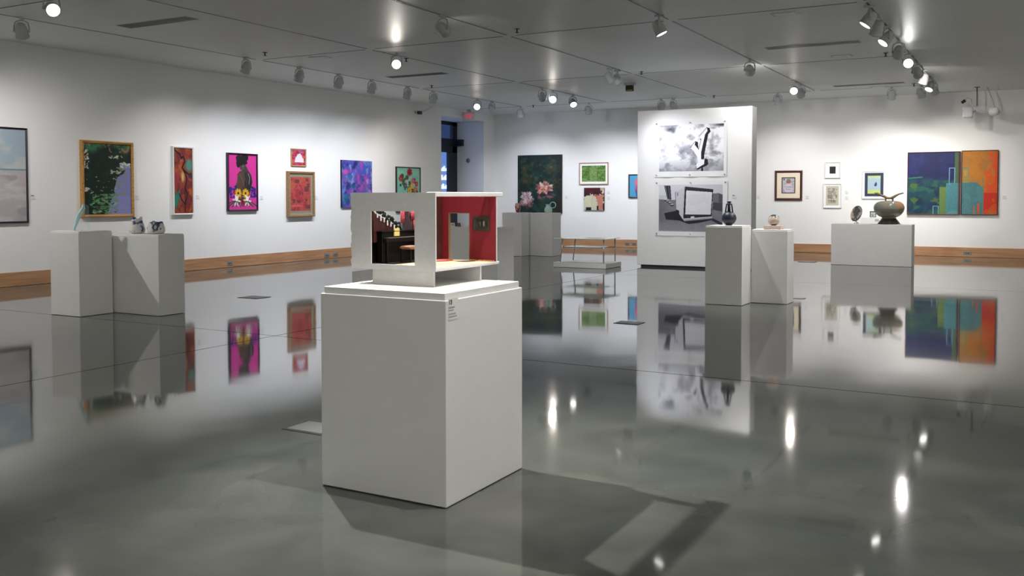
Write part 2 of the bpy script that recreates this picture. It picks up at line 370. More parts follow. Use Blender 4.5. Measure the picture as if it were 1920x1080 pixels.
def art_pink():
    A = Art(150, 210, (222, 58, 158), 2)
    Q = lambda q: [((x-1718)/212, (y-280)/410) for x, y in q]
    A.poly(Q([(1850,360),(1870,400),(1890,430),(1898,480),(1886,540),(1872,590),(1758,590),(1768,520),(1783,470),(1783,430),(1800,405),(1820,400),(1828,380)]), (62, 54, 54))
    A.poly(Q([(1783,435),(1802,410),(1832,404),(1846,470),(1818,535),(1774,545)]), (86, 66, 54)); A.poly(Q([(1860,412),(1888,436),(1896,490),(1870,556),(1844,548),(1862,480)]), (36, 34, 38))
    A.ell(.50, .20, .115, .09, (76, 68, 66), 1, .1, .5); A.ell(.46, .11, .18, .09, (22, 18, 22), 1, .08); A.ell(.35, .17, .07, .07, (22, 18, 22), 1, .1); A.ell(.56, .12, .1, .06, (24, 20, 24), 1, .1)
    A.blobs(36, .3, .03, .66, .16, .05, .028, [(24, 20, 24), (32, 27, 31)], 1, .2)
    A.poly(Q([(1834, 372), (1852, 362), (1868, 405), (1836, 412)]), (70, 62, 60)); A.ell(.52, .2, .05, .04, (128, 122, 120), .7, .6); A.line(Q([(1812, 356), (1822, 358)]), .008, (18, 14, 16)); A.line(Q([(1836, 352), (1844, 352)]), .008, (18, 14, 16)); A.line(Q([(1822, 384), (1832, 384)]), .008, (150, 70, 76))
    A.line(Q([(1866, 420), (1878, 450), (1872, 500)]), .012, (140, 138, 142)); A.line(Q([(1800, 425), (1822, 470), (1836, 520)]), .008, (120, 96, 84)); A.line(Q([(1846, 410), (1850, 460), (1840, 520)]), .012, (24, 22, 26)); A.line(Q([(1786, 440), (1780, 500)]), .008, (134, 104, 84))
    A.blobs(26, .02, .58, .26, .78, .035, .022, [(44, 40, 150), (60, 40, 140), (30, 30, 100)], 1); A.blobs(26, .78, .58, .98, .78, .035, .022, [(44, 40, 150), (60, 40, 140), (30, 30, 100)], 1)
    for i in range(16):
        a = -.1+i*.075; A.line([(.5+.2*(a-.5), .78), (a, .92+.03*(i % 2))], .016, (34, 84, 44))
    A.blobs(20, .2, .68, .8, .84, .04, .03, [(150, 30, 28), (190, 90, 30), (30, 70, 40)], 1)
    for cx in (.34, .6): A.flower(cx, .70, .13, [(238, 196, 40), (226, 160, 30)], 14, 1, 2, (30, 18, 14))
    A.ell(.5, .84, .07, .05, (150, 26, 32)); A.poly([(.46, .8), (.54, .8), (.52, .95), (.48, .95)], (120, 20, 30))
    for cx in (.28, .66): A.flower(cx, .83, .15, [(244, 244, 240), (226, 228, 222)], 6, 1.2, 1); A.ell(cx, .8, .06, .05, (246, 246, 240))
    return A.a
def art_small():
    A = Art(46, 50, (202, 44, 92), 4); f = A.fbm(5, 5); A.mix((f > .55)*.9, (150, 40, 60)); A.mix((A.fbm(6, 6) > .62)*.8, (232, 120, 60)); A.mix((A.fbm(6, 6) > .62)*(A.x > .6)*.9, (60, 60, 62)); A.mix((A.fbm(6, 6) > .65)*.8, (190, 110, 190))
    A.poly([(.2, .8), (.28, .5), (.42, .32), (.5, .26), (.62, .24), (.74, .38), (.76, .5), (.86, .56), (.86, .8)], (244, 236, 246)); return A.a
def art_red():
    A = Art(90, 130, (150, 146, 122), 6); A.rect(.03, .06, .93, .93, (176, 74, 70)); f = A.fbm(8, 10)
    m = (A.x > .03)*(A.x < .93)*(A.y > .06)*(A.y < .93)
    A.mix((f > .5)*m*.5, (206, 84, 84)); A.mix((A.fbm(5, 7) > .57)*m*.6, (158, 40, 62)); A.mix((A.fbm(9, 12) > .62)*m*.6, (196, 110, 70))
    for x, y, w, h in ((.22, .12, .2, .1), (.72, .1, .12, .07), (.66, .3, .2, .14), (.78, .22, .12, .1), (.12, .62, .1, .12), (.32, .66, .16, .07), (.72, .78, .2, .1), (.42, .4, .06, .12), (.55, .44, .05, .08), (.7, .62, .1, .06)):
        A.rect(x-.0, y, x+w, y+h, (92, 56, 58), .75)
    A.line([(.05, .8), (.55, .81)], .015, (226, 110, 110)); return A.grain(.1).a
def art_blue():
    A = Art(110, 150, (70, 90, 196), 9); 
    for c, t in (((120, 156, 222), .5), ((52, 66, 150), .53), ((164, 62, 168), .53), ((112, 78, 180), .55), ((26, 42, 92), .57), ((34, 120, 150), .58), ((190, 84, 180), .57), ((150, 176, 226), .6)):
        f = A.fbm(5, 4, 5, .65); A.mix(np.clip((f-t)*9, 0, 1)*.8, c)
    A.ell(.12, .25, .11, .07, (226, 84, 170), .9, .5); A.ell(.42, .1, .06, .12, (26, 38, 110), .8, .5, .4); A.blobs(24, .3, .3, .98, .9, .08, .05, [(186, 60, 170), (150, 70, 180), (110, 110, 210)], .45, .9); A.blobs(10, .0, .5, .4, 1, .05, .05, [(20, 96, 130), (30, 50, 120)], .8)
    return A.grain(.08).a
def art_flow():
    A = Art(100, 72, (140, 214, 190), 10); A.mix((A.fbm(4, 4) > .55)*.5, (178, 226, 196)); A.blobs(26, .15, .3, .9, 1, .06, .08, [(30, 74, 50), (50, 100, 60), (26, 50, 40)], .9)
    A.flower(.55, .17, .13, [(190, 24, 52), (150, 20, 44)], 12, 1, 3, (120, 16, 36)); A.flower(.18, .42, .11, [(190, 50, 40), (160, 40, 30)], 10, 1, 2); A.flower(.42, .58, .1, [(236, 230, 210), (200, 190, 180)], 10, 1, 2)
    A.flower(.36, .7, .1, [(90, 70, 96), (60, 60, 70)], 10, 1, 2); A.flower(.7, .5, .1, [(230, 120, 150), (210, 60, 90)], 10, 1, 2); A.flower(.85, .62, .09, [(220, 40, 50)], 10, 1, 2); A.flower(.55, .88, .11, [(240, 206, 50), (230, 170, 40)], 12, 1, 2, (200, 110, 30)); A.flower(.8, .85, .1, [(240, 120, 60), (226, 80, 60)], 10, 1, 2); A.flower(.65, .7, .09, [(240, 190, 60)], 10, 1, 2); return A.a
def art_dahl():
    A = Art(130, 170, (24, 44, 42), 12)
    for c, t in (((40, 74, 58), .52), ((52, 66, 40), .56), ((16, 34, 44), .55), ((86, 62, 44), .62), ((20, 58, 62), .6)):
        A.mix(np.clip((A.fbm(6, 8)-t)*9, 0, 1)*.8, c)
    A.blobs(40, .1, .1, .95, .45, .05, .03, [(66, 96, 56), (90, 110, 90), (104, 76, 50), (40, 70, 50)], .5, .8); A.mix((A.x > .88)*.5, (40, 28, 24))
    A.flower(.6, .56, .2, [(226, 172, 160), (236, 204, 190), (190, 122, 112), (150, 84, 80)], 24, .62, 5); A.blobs(14, .45, .66, .8, .74, .06, .014, [(170, 110, 116), (140, 84, 96)], .7, .6, 1)
    A.flower(.21, .73, .16, [(216, 190, 194), (190, 152, 160), (232, 216, 216), (150, 112, 118)], 22, .95, 5); A.blobs(16, .08, .8, .36, .87, .05, .016, [(190, 130, 134), (160, 110, 116)], .8, .6, 1); A.line([(.78, .44), (.98, .5)], .012, (60, 50, 40)); A.line([(.78, .42), (.82, .5), (.98, .42)], .012, (70, 60, 50)); return A.grain(.1).a
def art_green():
    A = Art(90, 56, (84, 122, 52), 13); A.mix((A.fbm(16, 14) > .52)*.8, (58, 94, 38)); A.mix((A.fbm(10, 12) > .6)*.6, (140, 168, 92)); A.mix((np.abs(A.x-.5) < .16)*.4, (150, 170, 126)); A.line([(0, .28), (1, .28)], .006, (130, 150, 90)); return A.grain(.12).a
def art_pots():
    A = Art(60, 60, (220, 212, 186), 14); A.mix((A.y < .35)*(A.fbm(4, 4) > .42), (78, 24, 36)); A.mix((A.fbm(5, 5) > .56)*(A.x > .5), (206, 110, 84)); A.mix((A.fbm(5, 5) > .6)*(A.y > .2)*(A.y < .6), (40, 34, 36))
    A.poly([(.02, .4), (.32, .36), (.36, .8), (.1, .84), (.04, .6)], (222, 222, 188)); A.poly([(.36, .42), (.6, .4), (.62, .96), (.34, .96)], (216, 212, 184)); A.poly([(.64, .36), (.94, .3), (.9, .98), (.68, .98)], (206, 134, 112)); A.rect(.1, .86, .36, 1, (28, 26, 34)); A.rect(.64, .8, .72, 1, (30, 26, 30)); A.rect(.93, .7, 1, 1, (34, 30, 34)); A.rect(.2, 0, .36, .22, (84, 22, 36)); A.rect(.8, 0, 1, .12, (200, 190, 160)); return A.grain(.06).a
def art_bluep():
    A = Art(56, 60, (86, 170, 214), 15); A.ell(.45, .34, .24, .22, (222, 120, 150)); A.ell(.4, .62, .14, .2, (200, 86, 130)); A.ell(.55, .5, .2, .3, (230, 140, 150), .8); A.line([(.3, .7), (.34, .95)], .03, (60, 90, 160)); return A.a
def art_dark():
    A = Art(40, 60, (30, 60, 70), 16); A.mix((A.fbm(4, 4) > .5)*.8, (16, 26, 34)); A.mix((A.y > .4)*(A.y < .75)*.8, (50, 104, 120)); return A.a
def art_portrait():
    A = Art(44, 52, (204, 200, 210), 17); A.mix((A.fbm(7, 7) > .55)*.5, (160, 150, 176)); A.rect(.1, .04, .18, .16, (80, 60, 80)); A.ell(.5, .24, .2, .17, (186, 108, 92)); A.ell(.5, .13, .17, .08, (120, 150, 120)); A.ell(.5, .7, .38, .36, (224, 214, 226)); A.line([(.2, .6), (.8, .62)], .02, (150, 130, 160)); A.line([(.3, .75), (.7, .78)], .02, (160, 140, 166)); return A.a
def art_sketch():
    A = Art(60, 70, (190, 184, 168), 18); m = (A.fbm(9, 9) > .53)*((np.abs(A.x-.5) < .36) & (np.abs(A.y-.5) < .38)); A.mix(m*.6, (112, 108, 98)); A.mix((A.fbm(16, 14) > .56)*(np.hypot((A.x-.5)/.36, (A.y-.5)/.42) < 1)*.6, (96, 92, 84)); A.ell(.38, .34, .12, .14, (150, 146, 134), .5); A.ell(.64, .34, .12, .14, (156, 150, 136), .5); A.line([(.2, .75), (.8, .76)], .02, (110, 106, 96)); return A.a
def art_butter():
    A = Art(50, 60, (176, 206, 226), 19); A.mix(np.clip((A.y-.72)*8, 0, 1), (206, 226, 128)); A.mix(np.clip((.22-A.y)*6, 0, 1), (204, 224, 140)); A.mix((A.fbm(4, 8) > .56)*.5, (196, 214, 196)); A.poly([(.5, .56), (.56, .42), (.66, .34), (.72, .46), (.7, .56), (.62, .6)], (60, 76, 104)); return A.a
def art_navy():
    A = Art(120, 150, (26, 34, 82), 21)
    f = A.fbm(5, 7); A.mix(np.clip((f-.5)*7, 0, 1)*.8, (34, 40, 100)); A.mix(np.clip((A.y-.38)*12, 0, 1)*(A.x < .8)*np.clip(A.fbm(4, 6)*2.4-.4, 0, 1), (26, 74, 82)); A.mix(np.clip((A.fbm(5, 9)-.5)*9, 0, 1)*(A.y > .45)*.8, (44, 98, 80))
    A.mix(np.clip((A.fbm(4, 8)-.54)*9, 0, 1)*(A.y > .55)*.8, (16, 44, 74)); A.mix(np.clip((A.y-.85)*6, 0, 1)*(A.fbm(5, 5) > .45)*.8, (20, 58, 96)); A.mix(np.clip((A.fbm(6, 8)-.6)*9, 0, 1)*(A.y > .5)*.8, (88, 116, 50))
    A.line([(0, .42), (.28, .4)], .012, (44, 120, 96)); A.rect(.9, 0, .98, .5, (74, 104, 72)); A.rect(.62, .56, .98, 1, (104, 132, 72)); A.rect(.74, .5, 1, 1, (78, 138, 146)); A.mix((A.fbm(5, 6) > .55)*(A.x > .74)*(A.y > .5)*.4, (120, 168, 170))
    A.rect(.97, 0, 1, 1, (84, 40, 40), .6)
    for b in ((.8, .26, .9, .5), (.5, .87, .6, 1.0)): A.line([(b[0], b[1]), (b[2], b[1]), (b[2], b[3])], .008, (120, 160, 190)); A.line([(b[0], b[1]), (b[0], b[3])], .008, (120, 160, 190))
    return A.grain(.08).a
def art_orange():
    A = Art(90, 150, (196, 126, 44), 22); A.mix(np.clip((A.fbm(4, 6)-.48)*9, 0, 1)*.7, (170, 122, 62)); A.mix(np.clip((A.fbm(4, 5)-.5)*9, 0, 1)*(A.x+A.y > .7), (228, 96, 36)); A.mix(np.clip((A.x+A.y*.6-.9)*6, 0, 1)*np.clip(A.fbm(4, 6)*2.2-.4, 0, 1), (226, 74, 34)); A.mix((A.y > .66)*(A.fbm(3, 4) > .42)*(A.x > .55), (206, 52, 30))
    A.poly([(0, .5), (.4, .49), (.62, .58), (.62, 1), (0, 1)], (76, 128, 134)); A.mix((A.fbm(5, 6) > .52)*(A.x < .62)*(A.y > .55)*.4, (100, 152, 152)); A.rect(.02, .25, .2, .5, (146, 142, 84), .7); A.rect(.06, .3, .16, .4, (190, 146, 70)); A.line([(.02, .26), (.2, .26), (.2, .48)], .012, (120, 140, 100)); A.line([(.36, .88), (.36, 1)], .02, (206, 110, 66)); A.line([(.48, .84), (.48, 1)], .03, (206, 90, 56)); A.line([(.6, .42), (.6, 1)], .012, (120, 130, 110)); return A.grain(.08).a
def art_sign():
    A = Art(230, 172, (238, 238, 242), 23)
    f = A.fbm(5, 5, 5, .6); A.mix(np.clip((f-.53)*5, 0, 1)*.7, (140, 140, 150)); f = A.fbm(7, 6, 5, .6); A.mix(np.clip((f-.52)*5, 0, 1)*.7, (120, 120, 130)); A.mix(np.clip((A.y-.7)*2.6, 0, 1)*.75, (126, 128, 138)); A.mix(np.clip((A.x-.8)*3, 0, 1)*np.clip((A.y-.5)*2, 0, 1)*.6, (70, 72, 84))
    A.ell(.17, .09, .12, .07, (52, 52, 66), .85, .9); A.ell(.22, .14, .05, .06, (60, 60, 72), .7, .9); A.ell(.97, .02, .14, .06, (44, 44, 58), .9, .8); A.ell(.84, .09, .06, .03, (90, 90, 104), .6, .9); A.ell(.83, .25, .03, .12, (120, 120, 132), .5, .9)
    P = lambda q: [((x-437)/921, (y-318)/692) for x, y in q]
    A.poly(P([(1118,370),(1110,440),(1040,740),(1050,830),(1085,860),(1085,900),(975,980),(960,910),(1000,880),(985,800),(930,700),(885,690),(955,570),(950,620),(1000,690),(1040,540),(1015,495)]), (238, 238, 242))
    A.poly(P([(1118,370),(1155,375),(1175,430),(1140,470),(1088,760),(1085,830),(1060,840),(1040,830),(1040,740),(1095,470),(1130,420)]), (14, 14, 24))
    A.poly(P([(1090,825),(1135,835),(1145,905),(1125,930),(990,990),(975,975),(1085,910)]), (14, 14, 24)); A.poly(P([(960,565),(995,580),(1000,640),(1005,690),(950,620)]), (18, 18, 28)); A.poly(P([(1045,950),(1068,945),(1076,1010),(1042,1010)]), (20, 20, 30)); A.poly(P([(1020,540),(1042,530),(1040,560)]), (20, 20, 30)); A.poly(P([(885,690),(900,680),(915,692)]), (20, 20, 30))
    for q in ([(1118,370),(1015,495)], [(955,570),(885,660)], [(960,910),(975,900)], [(975,975),(970,905)], [(1040,545),(1005,690)]): A.line(P(q), .0035, (60, 60, 70))
    return A.a
def art_truck():
    A = Art(230, 172, (206, 206, 214), 24); P = lambda q: [((x-1345)/473, (y-505)/352) for x, y in q]
    A.mix(np.clip((A.x-.55)*1.2, 0, 1)*(A.y < .35)*.5, (156, 156, 168))
    A.poly([(0, .31), (.3, .33), (1, .5), (1, 1), (0, 1)], (112, 112, 122)); A.mix(np.clip((A.fbm(9, 7)-.45)*3, 0, 1)*(A.y > .34)*.4, (140, 140, 148)); A.mix(np.clip((A.y-.72)*3, 0, 1)*.7, (158, 158, 166)); A.mix(np.clip((.2-A.x)*4, 0, 1)*(A.y > .32)*(A.y < .8)*.5, (80, 80, 90)); A.mix((A.fbm(60, 50) > .56)*(A.y > .7)*.2, (100, 100, 110))
    A.rect(0, .22, .12, .31, (190, 190, 198)); A.poly(P([(1385,510),(1432,512),(1440,618),(1408,612)]), (36, 36, 44)); A.line(P([(1396, 515), (1410, 606)]), .004, (120, 120, 130)); A.line(P([(1418, 515), (1428, 606)]), .004, (110, 110, 120))
    for x, y, r in ((1392, 625, .02), (1412, 634, .022), (1428, 646, .026), (1444, 660, .034)): u, v = P([(x, y)])[0]; A.ell(u, v, r, r*.8, (56, 56, 64)); A.ell(u, v-.02, r*.8, r*.35, (190, 190, 198))
    A.poly(P([(1385,720),(1480,700),(1530,760),(1740,755),(1745,768),(1640,792),(1570,800),(1500,775),(1400,768)]), (26, 26, 36)); A.poly(P([(1735,752),(1760,760),(1818,790),(1818,812),(1745,775)]), (40, 40, 50))
    A.poly(P([(1745,572),(1790,568),(1818,580),(1818,705),(1745,692)]), (104, 104, 116)); A.poly(P([(1790,570),(1818,582),(1818,640),(1790,636)]), (76, 76, 88)); A.poly(P([(1745,638),(1818,640),(1818,705),(1745,692)]), (62, 62, 74))
    A.poly(P([(1470,560),(1540,518),(1532,772),(1475,690)]), (196, 196, 204)); A.line(P([(1470, 560), (1475, 690)]), .004, (90, 90, 100)); A.poly(P([(1475,690),(1500,700),(1500,745),(1480,715)]), (20, 20, 28)); A.rect(.29, .17, .31, .24, (120, 120, 130))
    A.poly(P([(1540,518),(1750,540),(1738,752),(1530,752)]), (38, 38, 48)); A.poly(P([(1552,548),(1742,562),(1732,728),(1545,728)]), (222, 220, 226)); A.mix((A.fbm(5, 5) > .5)*((A.x > .45) & (A.x < .8) & (A.y > .2) & (A.y < .6))*.15, (180, 180, 190))
    A.poly(P([(1530,752),(1738,736),(1742,758),(1536,780)]), (150, 150, 158)); A.poly(P([(1530,744),(1738,730),(1738,742),(1532,758)]), (30, 30, 38)); A.poly(P([(1585,744),(1612,742),(1612,754),(1585,757)]), (226, 226, 230)); A.line(P([(1536, 765), (1742, 746)]), .004, (226, 226, 232)); return A.grain(.04).a

# ------------------------------------------------------------------ room shell
NY0, NY1, NZ, NX = 23.40, 25.88, 3.97, -16.52       # exit recess in the left wall
mb = MB().box(XL-1.8, XR+.3, YF-.3, YB+.3, -0.2, 0); struct('floor', mb, M['floor'])
mb = MB().box(XL-1.8, XR+.3, YF-.3, YB+.3, ZC, ZC+.2); struct('ceiling', mb, M['ceiling'])
mb = MB().box(XL-.25, XL, YF-.3, NY0, 0, ZC).box(XL-.25, XL, NY0, NY1, NZ, ZC).box(XL-.25, XL, NY1, YB+.3, 0, ZC)
mb.box(NX, XL-.25, NY0-.25, NY0, 0, ZC).box(NX, XL-.25, NY1, YB+.3, 0, ZC).box(NX, XL-.25, NY0, NY1, NZ, ZC)
struct('wall_left', mb, M['wall'])
struct('wall_back', MB().box(XL, XR, YB, YB+.3, 0, ZC), M['wall'])
struct('wall_right', MB().box(XR, XR+.3, YF, YB+.3, 0, ZC), M['wall'])
struct('wall_front', MB().box(XL, XR, YF-.3, YF, 0, ZC), M['wall'])
BH = 0.245
struct('baseboard_left', MB().bbox(XL, XL+.022, YF, NY0, 0.004, BH, .003).bbox(XL, XL+.022, NY1, YB-.03, 0.004, BH, .003), M['maple_y'])
struct('baseboard_back', MB().bbox(XL, XR, YB-.022, YB, 0.004, BH, .003), M['maple_x'])
# exit door filling the recess
dr = MB(); fx = NX
D = struct('door_1', dr.box(fx, fx+.09, NY0, NY0+.12, 0, NZ).box(fx, fx+.09, 25.60, NY1, 3.0, NZ).box(fx, fx+.09, 25.38, NY1, 0, 3.0).box(fx, fx+.09, NY0, NY1, 3.85, NZ).box(fx, fx+.11, NY0, NY1, 3.18, 3.42)
    .box(fx, fx+.09, NY0, NY1, 2.98, 3.18).box(fx, fx+.09, 24.40, 24.56, 0, 2.98).box(fx, fx+.09, NY0, NY1, 0, .25), M['navy_frame'])
MB().box(fx+.03, fx+.045, NY0+.1, NY1-.1, .1, 3.9).build('pane', M['door_glass'], D)
MB().box(fx+.09, fx+.36, NY1-.16, NY1-.02, 3.2, 3.41).build('door_closer', M['navy_frame'], D)
# neighbouring building across the street seen through the door glass
bl = thing('building', 'pale office building with lit windows seen through the exit door glass', 'building', (-34, 45, -3))
BW = mat('dusk_facade', (0.55, 0.62, 0.75), 0.8); LW = mat('lit_window', (0.5, 0.5, 0.5), 0.5, emit=(0.85, 0.92, 1.0), estr=1.4)
MB().box(-10, 6, -1, 8, 0, 7.6).build('wall', BW, bl)
MB().box(-10.3, 6.3, -1.3, 8.3, 7.6, 16).build('dark_sky_block', mat('dim_sky_tone', (0.07, 0.08, 0.11), 0.8), bl)  # added dark block that makes the upper pane read as dim sky
for k in range(24):
    for r in range(3):
        MB().box(3.4+k*.1-.0, 3.4+k*.1+.045*(1+(k+r) % 2), -1.04, -1.0, 5.0+r*.5, 5.14+r*.5+.07*((k*7+r) % 3)).build('window', LW, bl)

# ------------------------------------------------------------------ ceiling details
AX = [(-13.25, 'closest to the left wall of paintings'), (-10.54, 'second from the left wall, over the glaring lamp'), (-7.64, 'in the middle, ending above the freestanding wall'), (-4.83, 'second from the right, passing over the sphere vases'), (-2.03, 'farthest right, crowded with lamp heads')]
BYs = [8.15, 13.66, 19.2, 24.5]
for x, wh in AX:
    t = thing('lighting_track', 'dark recessed ceiling lighting track '+wh, 'lighting track', (x, 0, ZC), group='lighting tracks running toward the back wall')
    ys = [YF+.5]+BYs
    for a, b in zip(ys[:-1], ys[1:]):
        MB().box(-.014, .014, a+.09, b-.09, -.004, -.001, 0).box(-.019, -.014, a+.09, b-.09, -.005, -.001, 1).box(.014, .019, a+.09, b-.09, -.005, -.001, 1).build('track_segment', [M['slot'], M['flange']], t)
k = 0
for y in BYs:
    k += 1; mb = MB(); xs = [-15.3] + [a for a, _ in AX] + ([XR-.5] if False else [])
    for a, b in zip(xs[:-1], xs[1:]):
        if y < 24 and a < -14: continue
        mb.box(a+.12, b-.12, y-.012, y+.012, ZC-.003, ZC)
    struct('trim_%d' % k, mb, M['reveal'])
def vent(x0, x1, y, label):
    t = thing('ceiling_vent', label, 'vent', ((x0+x1)/2, y, ZC), group='linear slot vents in the ceiling'); L = (x1-x0)/2
    MB().box(-L, L, -.15, .15, -.004, 0).build('vent_frame', M['flange'], t)
    for q in (-.09, 0, .09): MB().box(-L+.03, L-.03, q-.036, q+.036, -.007, -.004).build('slot', M['slot'], t)
vent(-12.55, -10.98, 9.97, 'long slot vent in the ceiling nearest the camera at upper left')
vent(-12.65, -11.1, 17.05, 'slot vent in the ceiling just right of the glaring lamp')
vent(-4.26, -2.6, 17.1, 'slot vent in the ceiling at upper right, left of the crowded lamp row')
vent(-4.26, -2.63, 23.7, 'slot vent in the ceiling far right, near the back wall')
for x, y, l in ((-3.2, 14.0, 'small square ceiling grille at upper right, closest of the pale grilles'), (-3.2, 18.65, 'small square ceiling grille between the two right slot vents'), (-12.0, 14.0, 'small square ceiling grille above the left row of lamps'), (-3.3, 24.35, 'small square ceiling grille farthest away by the back wall')):
    t = thing('ceiling_grille', l, 'grille', (x, y, ZC), group='small square ceiling grilles')
    MB().box(-.19, .19, -.13, .13, -.006, 0).build('grille_frame', M['flange'], t); MB().box(-.15, .15, -.09, .09, -.010, -.006).build('face', M['ceiling'], t)
sp = None
for x, y, l in ((-12.46, 13.0, 'above the left row of lamps'), (-10.62, 14.9, 'over the glaring lamp'), (-12.65, 18.79, 'near the end of the left row of lamps'), (-7.22, 13.16, 'in the middle of the ceiling, nearest'), (-7.34, 18.92, 'right of the paired lamps in the middle'), (-7.39, 24.3, 'above the freestanding wall, far back'),
                (-2.42, 18.7, 'beside the crowded right lamp row'), (-2.48, 24.1, 'at the far end of the right lamp row'), (-12.79, 24.3, 'in the far left corner of the ceiling')):
    lab = 'small dark sprinkler head on the ceiling '+l
    if sp is None:
        sp = r = thing('sprinkler', lab, 'sprinkler', (x, y, ZC), group='ceiling sprinklers')
        MB().lathe([(.045, -.006), (.045, -.0005)], n=16).build('escutcheon', M['black'], r); MB().tube([(0, 0, -.004), (0, 0, -.06)], .012).lathe([(.03, -.064), (.03, -.058)], n=12).build('nozzle', M['black'], r)
    else:
        r = copy_tree(sp); r.location = (x, y, ZC); r['label'] = lab

# ------------------------------------------------------------------ track heads
def make_head():
    r = thing('track_light', 'x', 'spotlight', group='track lighting heads')
    MB().bbox(-.02, .02, -.07, .07, -.03, -.004, .003).build('track_adapter', M['head'], r)
    y = MB(); pts = [(-.1, 0, -.2), (-.1, 0, -.13), (-.085, 0, -.075), (-.04, 0, -.05), (0, 0, -.045), (.04, 0, -.05), (.085, 0, -.075), (.1, 0, -.13), (.1, 0, -.2)]
    y.tube(pts, .011, 8); y.tube([(0, 0, -.03), (0, 0, -.05)], .016, 8); y.tube([(-.112, 0, -.2), (-.085, 0, -.2)], .022, 10); y.tube([(.085, 0, -.2), (.112, 0, -.2)], .022, 10)
    y.build('yoke', M['head'], r)
    h = MB().lathe([(.02, .125), (.05, .118), (.066, .10), (.07, .07), (.078, .065), (.082, .02), (.088, 0), (.088, -.075), (.096, -.08), (.096, -.10), (.086, -.10), (.082, -.085)], n=28).build('housing', M['head'], r, loc=(0, 0, -.2))
    MB().lathe([(.0801, -.092), (.0801, -.086)], n=24).build('lens', M['lens'], h)
    return r
proto = make_head()
first = [True]
def head(x, y, aim, power, label, size=62, blend=0.9, tint='n', lens=True):
    global proto
    if first[0]: r = proto; first[0] = False
    else: r = copy_tree(proto)
    for ch in list(r.children):
        for g in list(ch.children):
            if g.type == 'LIGHT': bpy.data.objects.remove(g)
    r.location = (x, y, ZC); r['label'] = label
    p = Vector((x, y, ZC-.2)); d = Vector(aim)-p
    r.rotation_euler = (0, 0, math.atan2(-d.x, d.y))
    th = math.atan2(math.hypot(d.x, d.y), -d.z)
    for ch in r.children:
        if ch.name.startswith('housing'):
            ch.rotation_euler = (th, 0, 0)
            for g in ch.children:
                if g.name.startswith('lens') and tint != 'n':
                    g.data = g.data.copy(); g.data.materials.clear(); g.data.materials.append(M['lens_warm'] if tint == 'w' else M['lens_cool'])
            col = {'n': (1, .975, .965), 'w': (1, .92, .84), 'c': (.90, .92, 1.0)}[tint]
            lamp(ch, power, size, blend, col)
    return r
def lamp(parent, power, size, blend, col, loc=(0, 0, -.115), rot=None):
    ld = bpy.data.lights.new('spot_beam', 'SPOT'); ld.energy = power*SPOT_GAIN; ld.spot_size = math.radians(size); ld.spot_blend = blend; ld.color = col; ld.shadow_soft_size = .03
    lo = bpy.data.objects.new('spot_beam', ld); COL.objects.link(lo); lo.parent = parent; lo.location = loc
    if rot: lo.rotation_euler = rot
    return lo
WX, WB = XL, YB
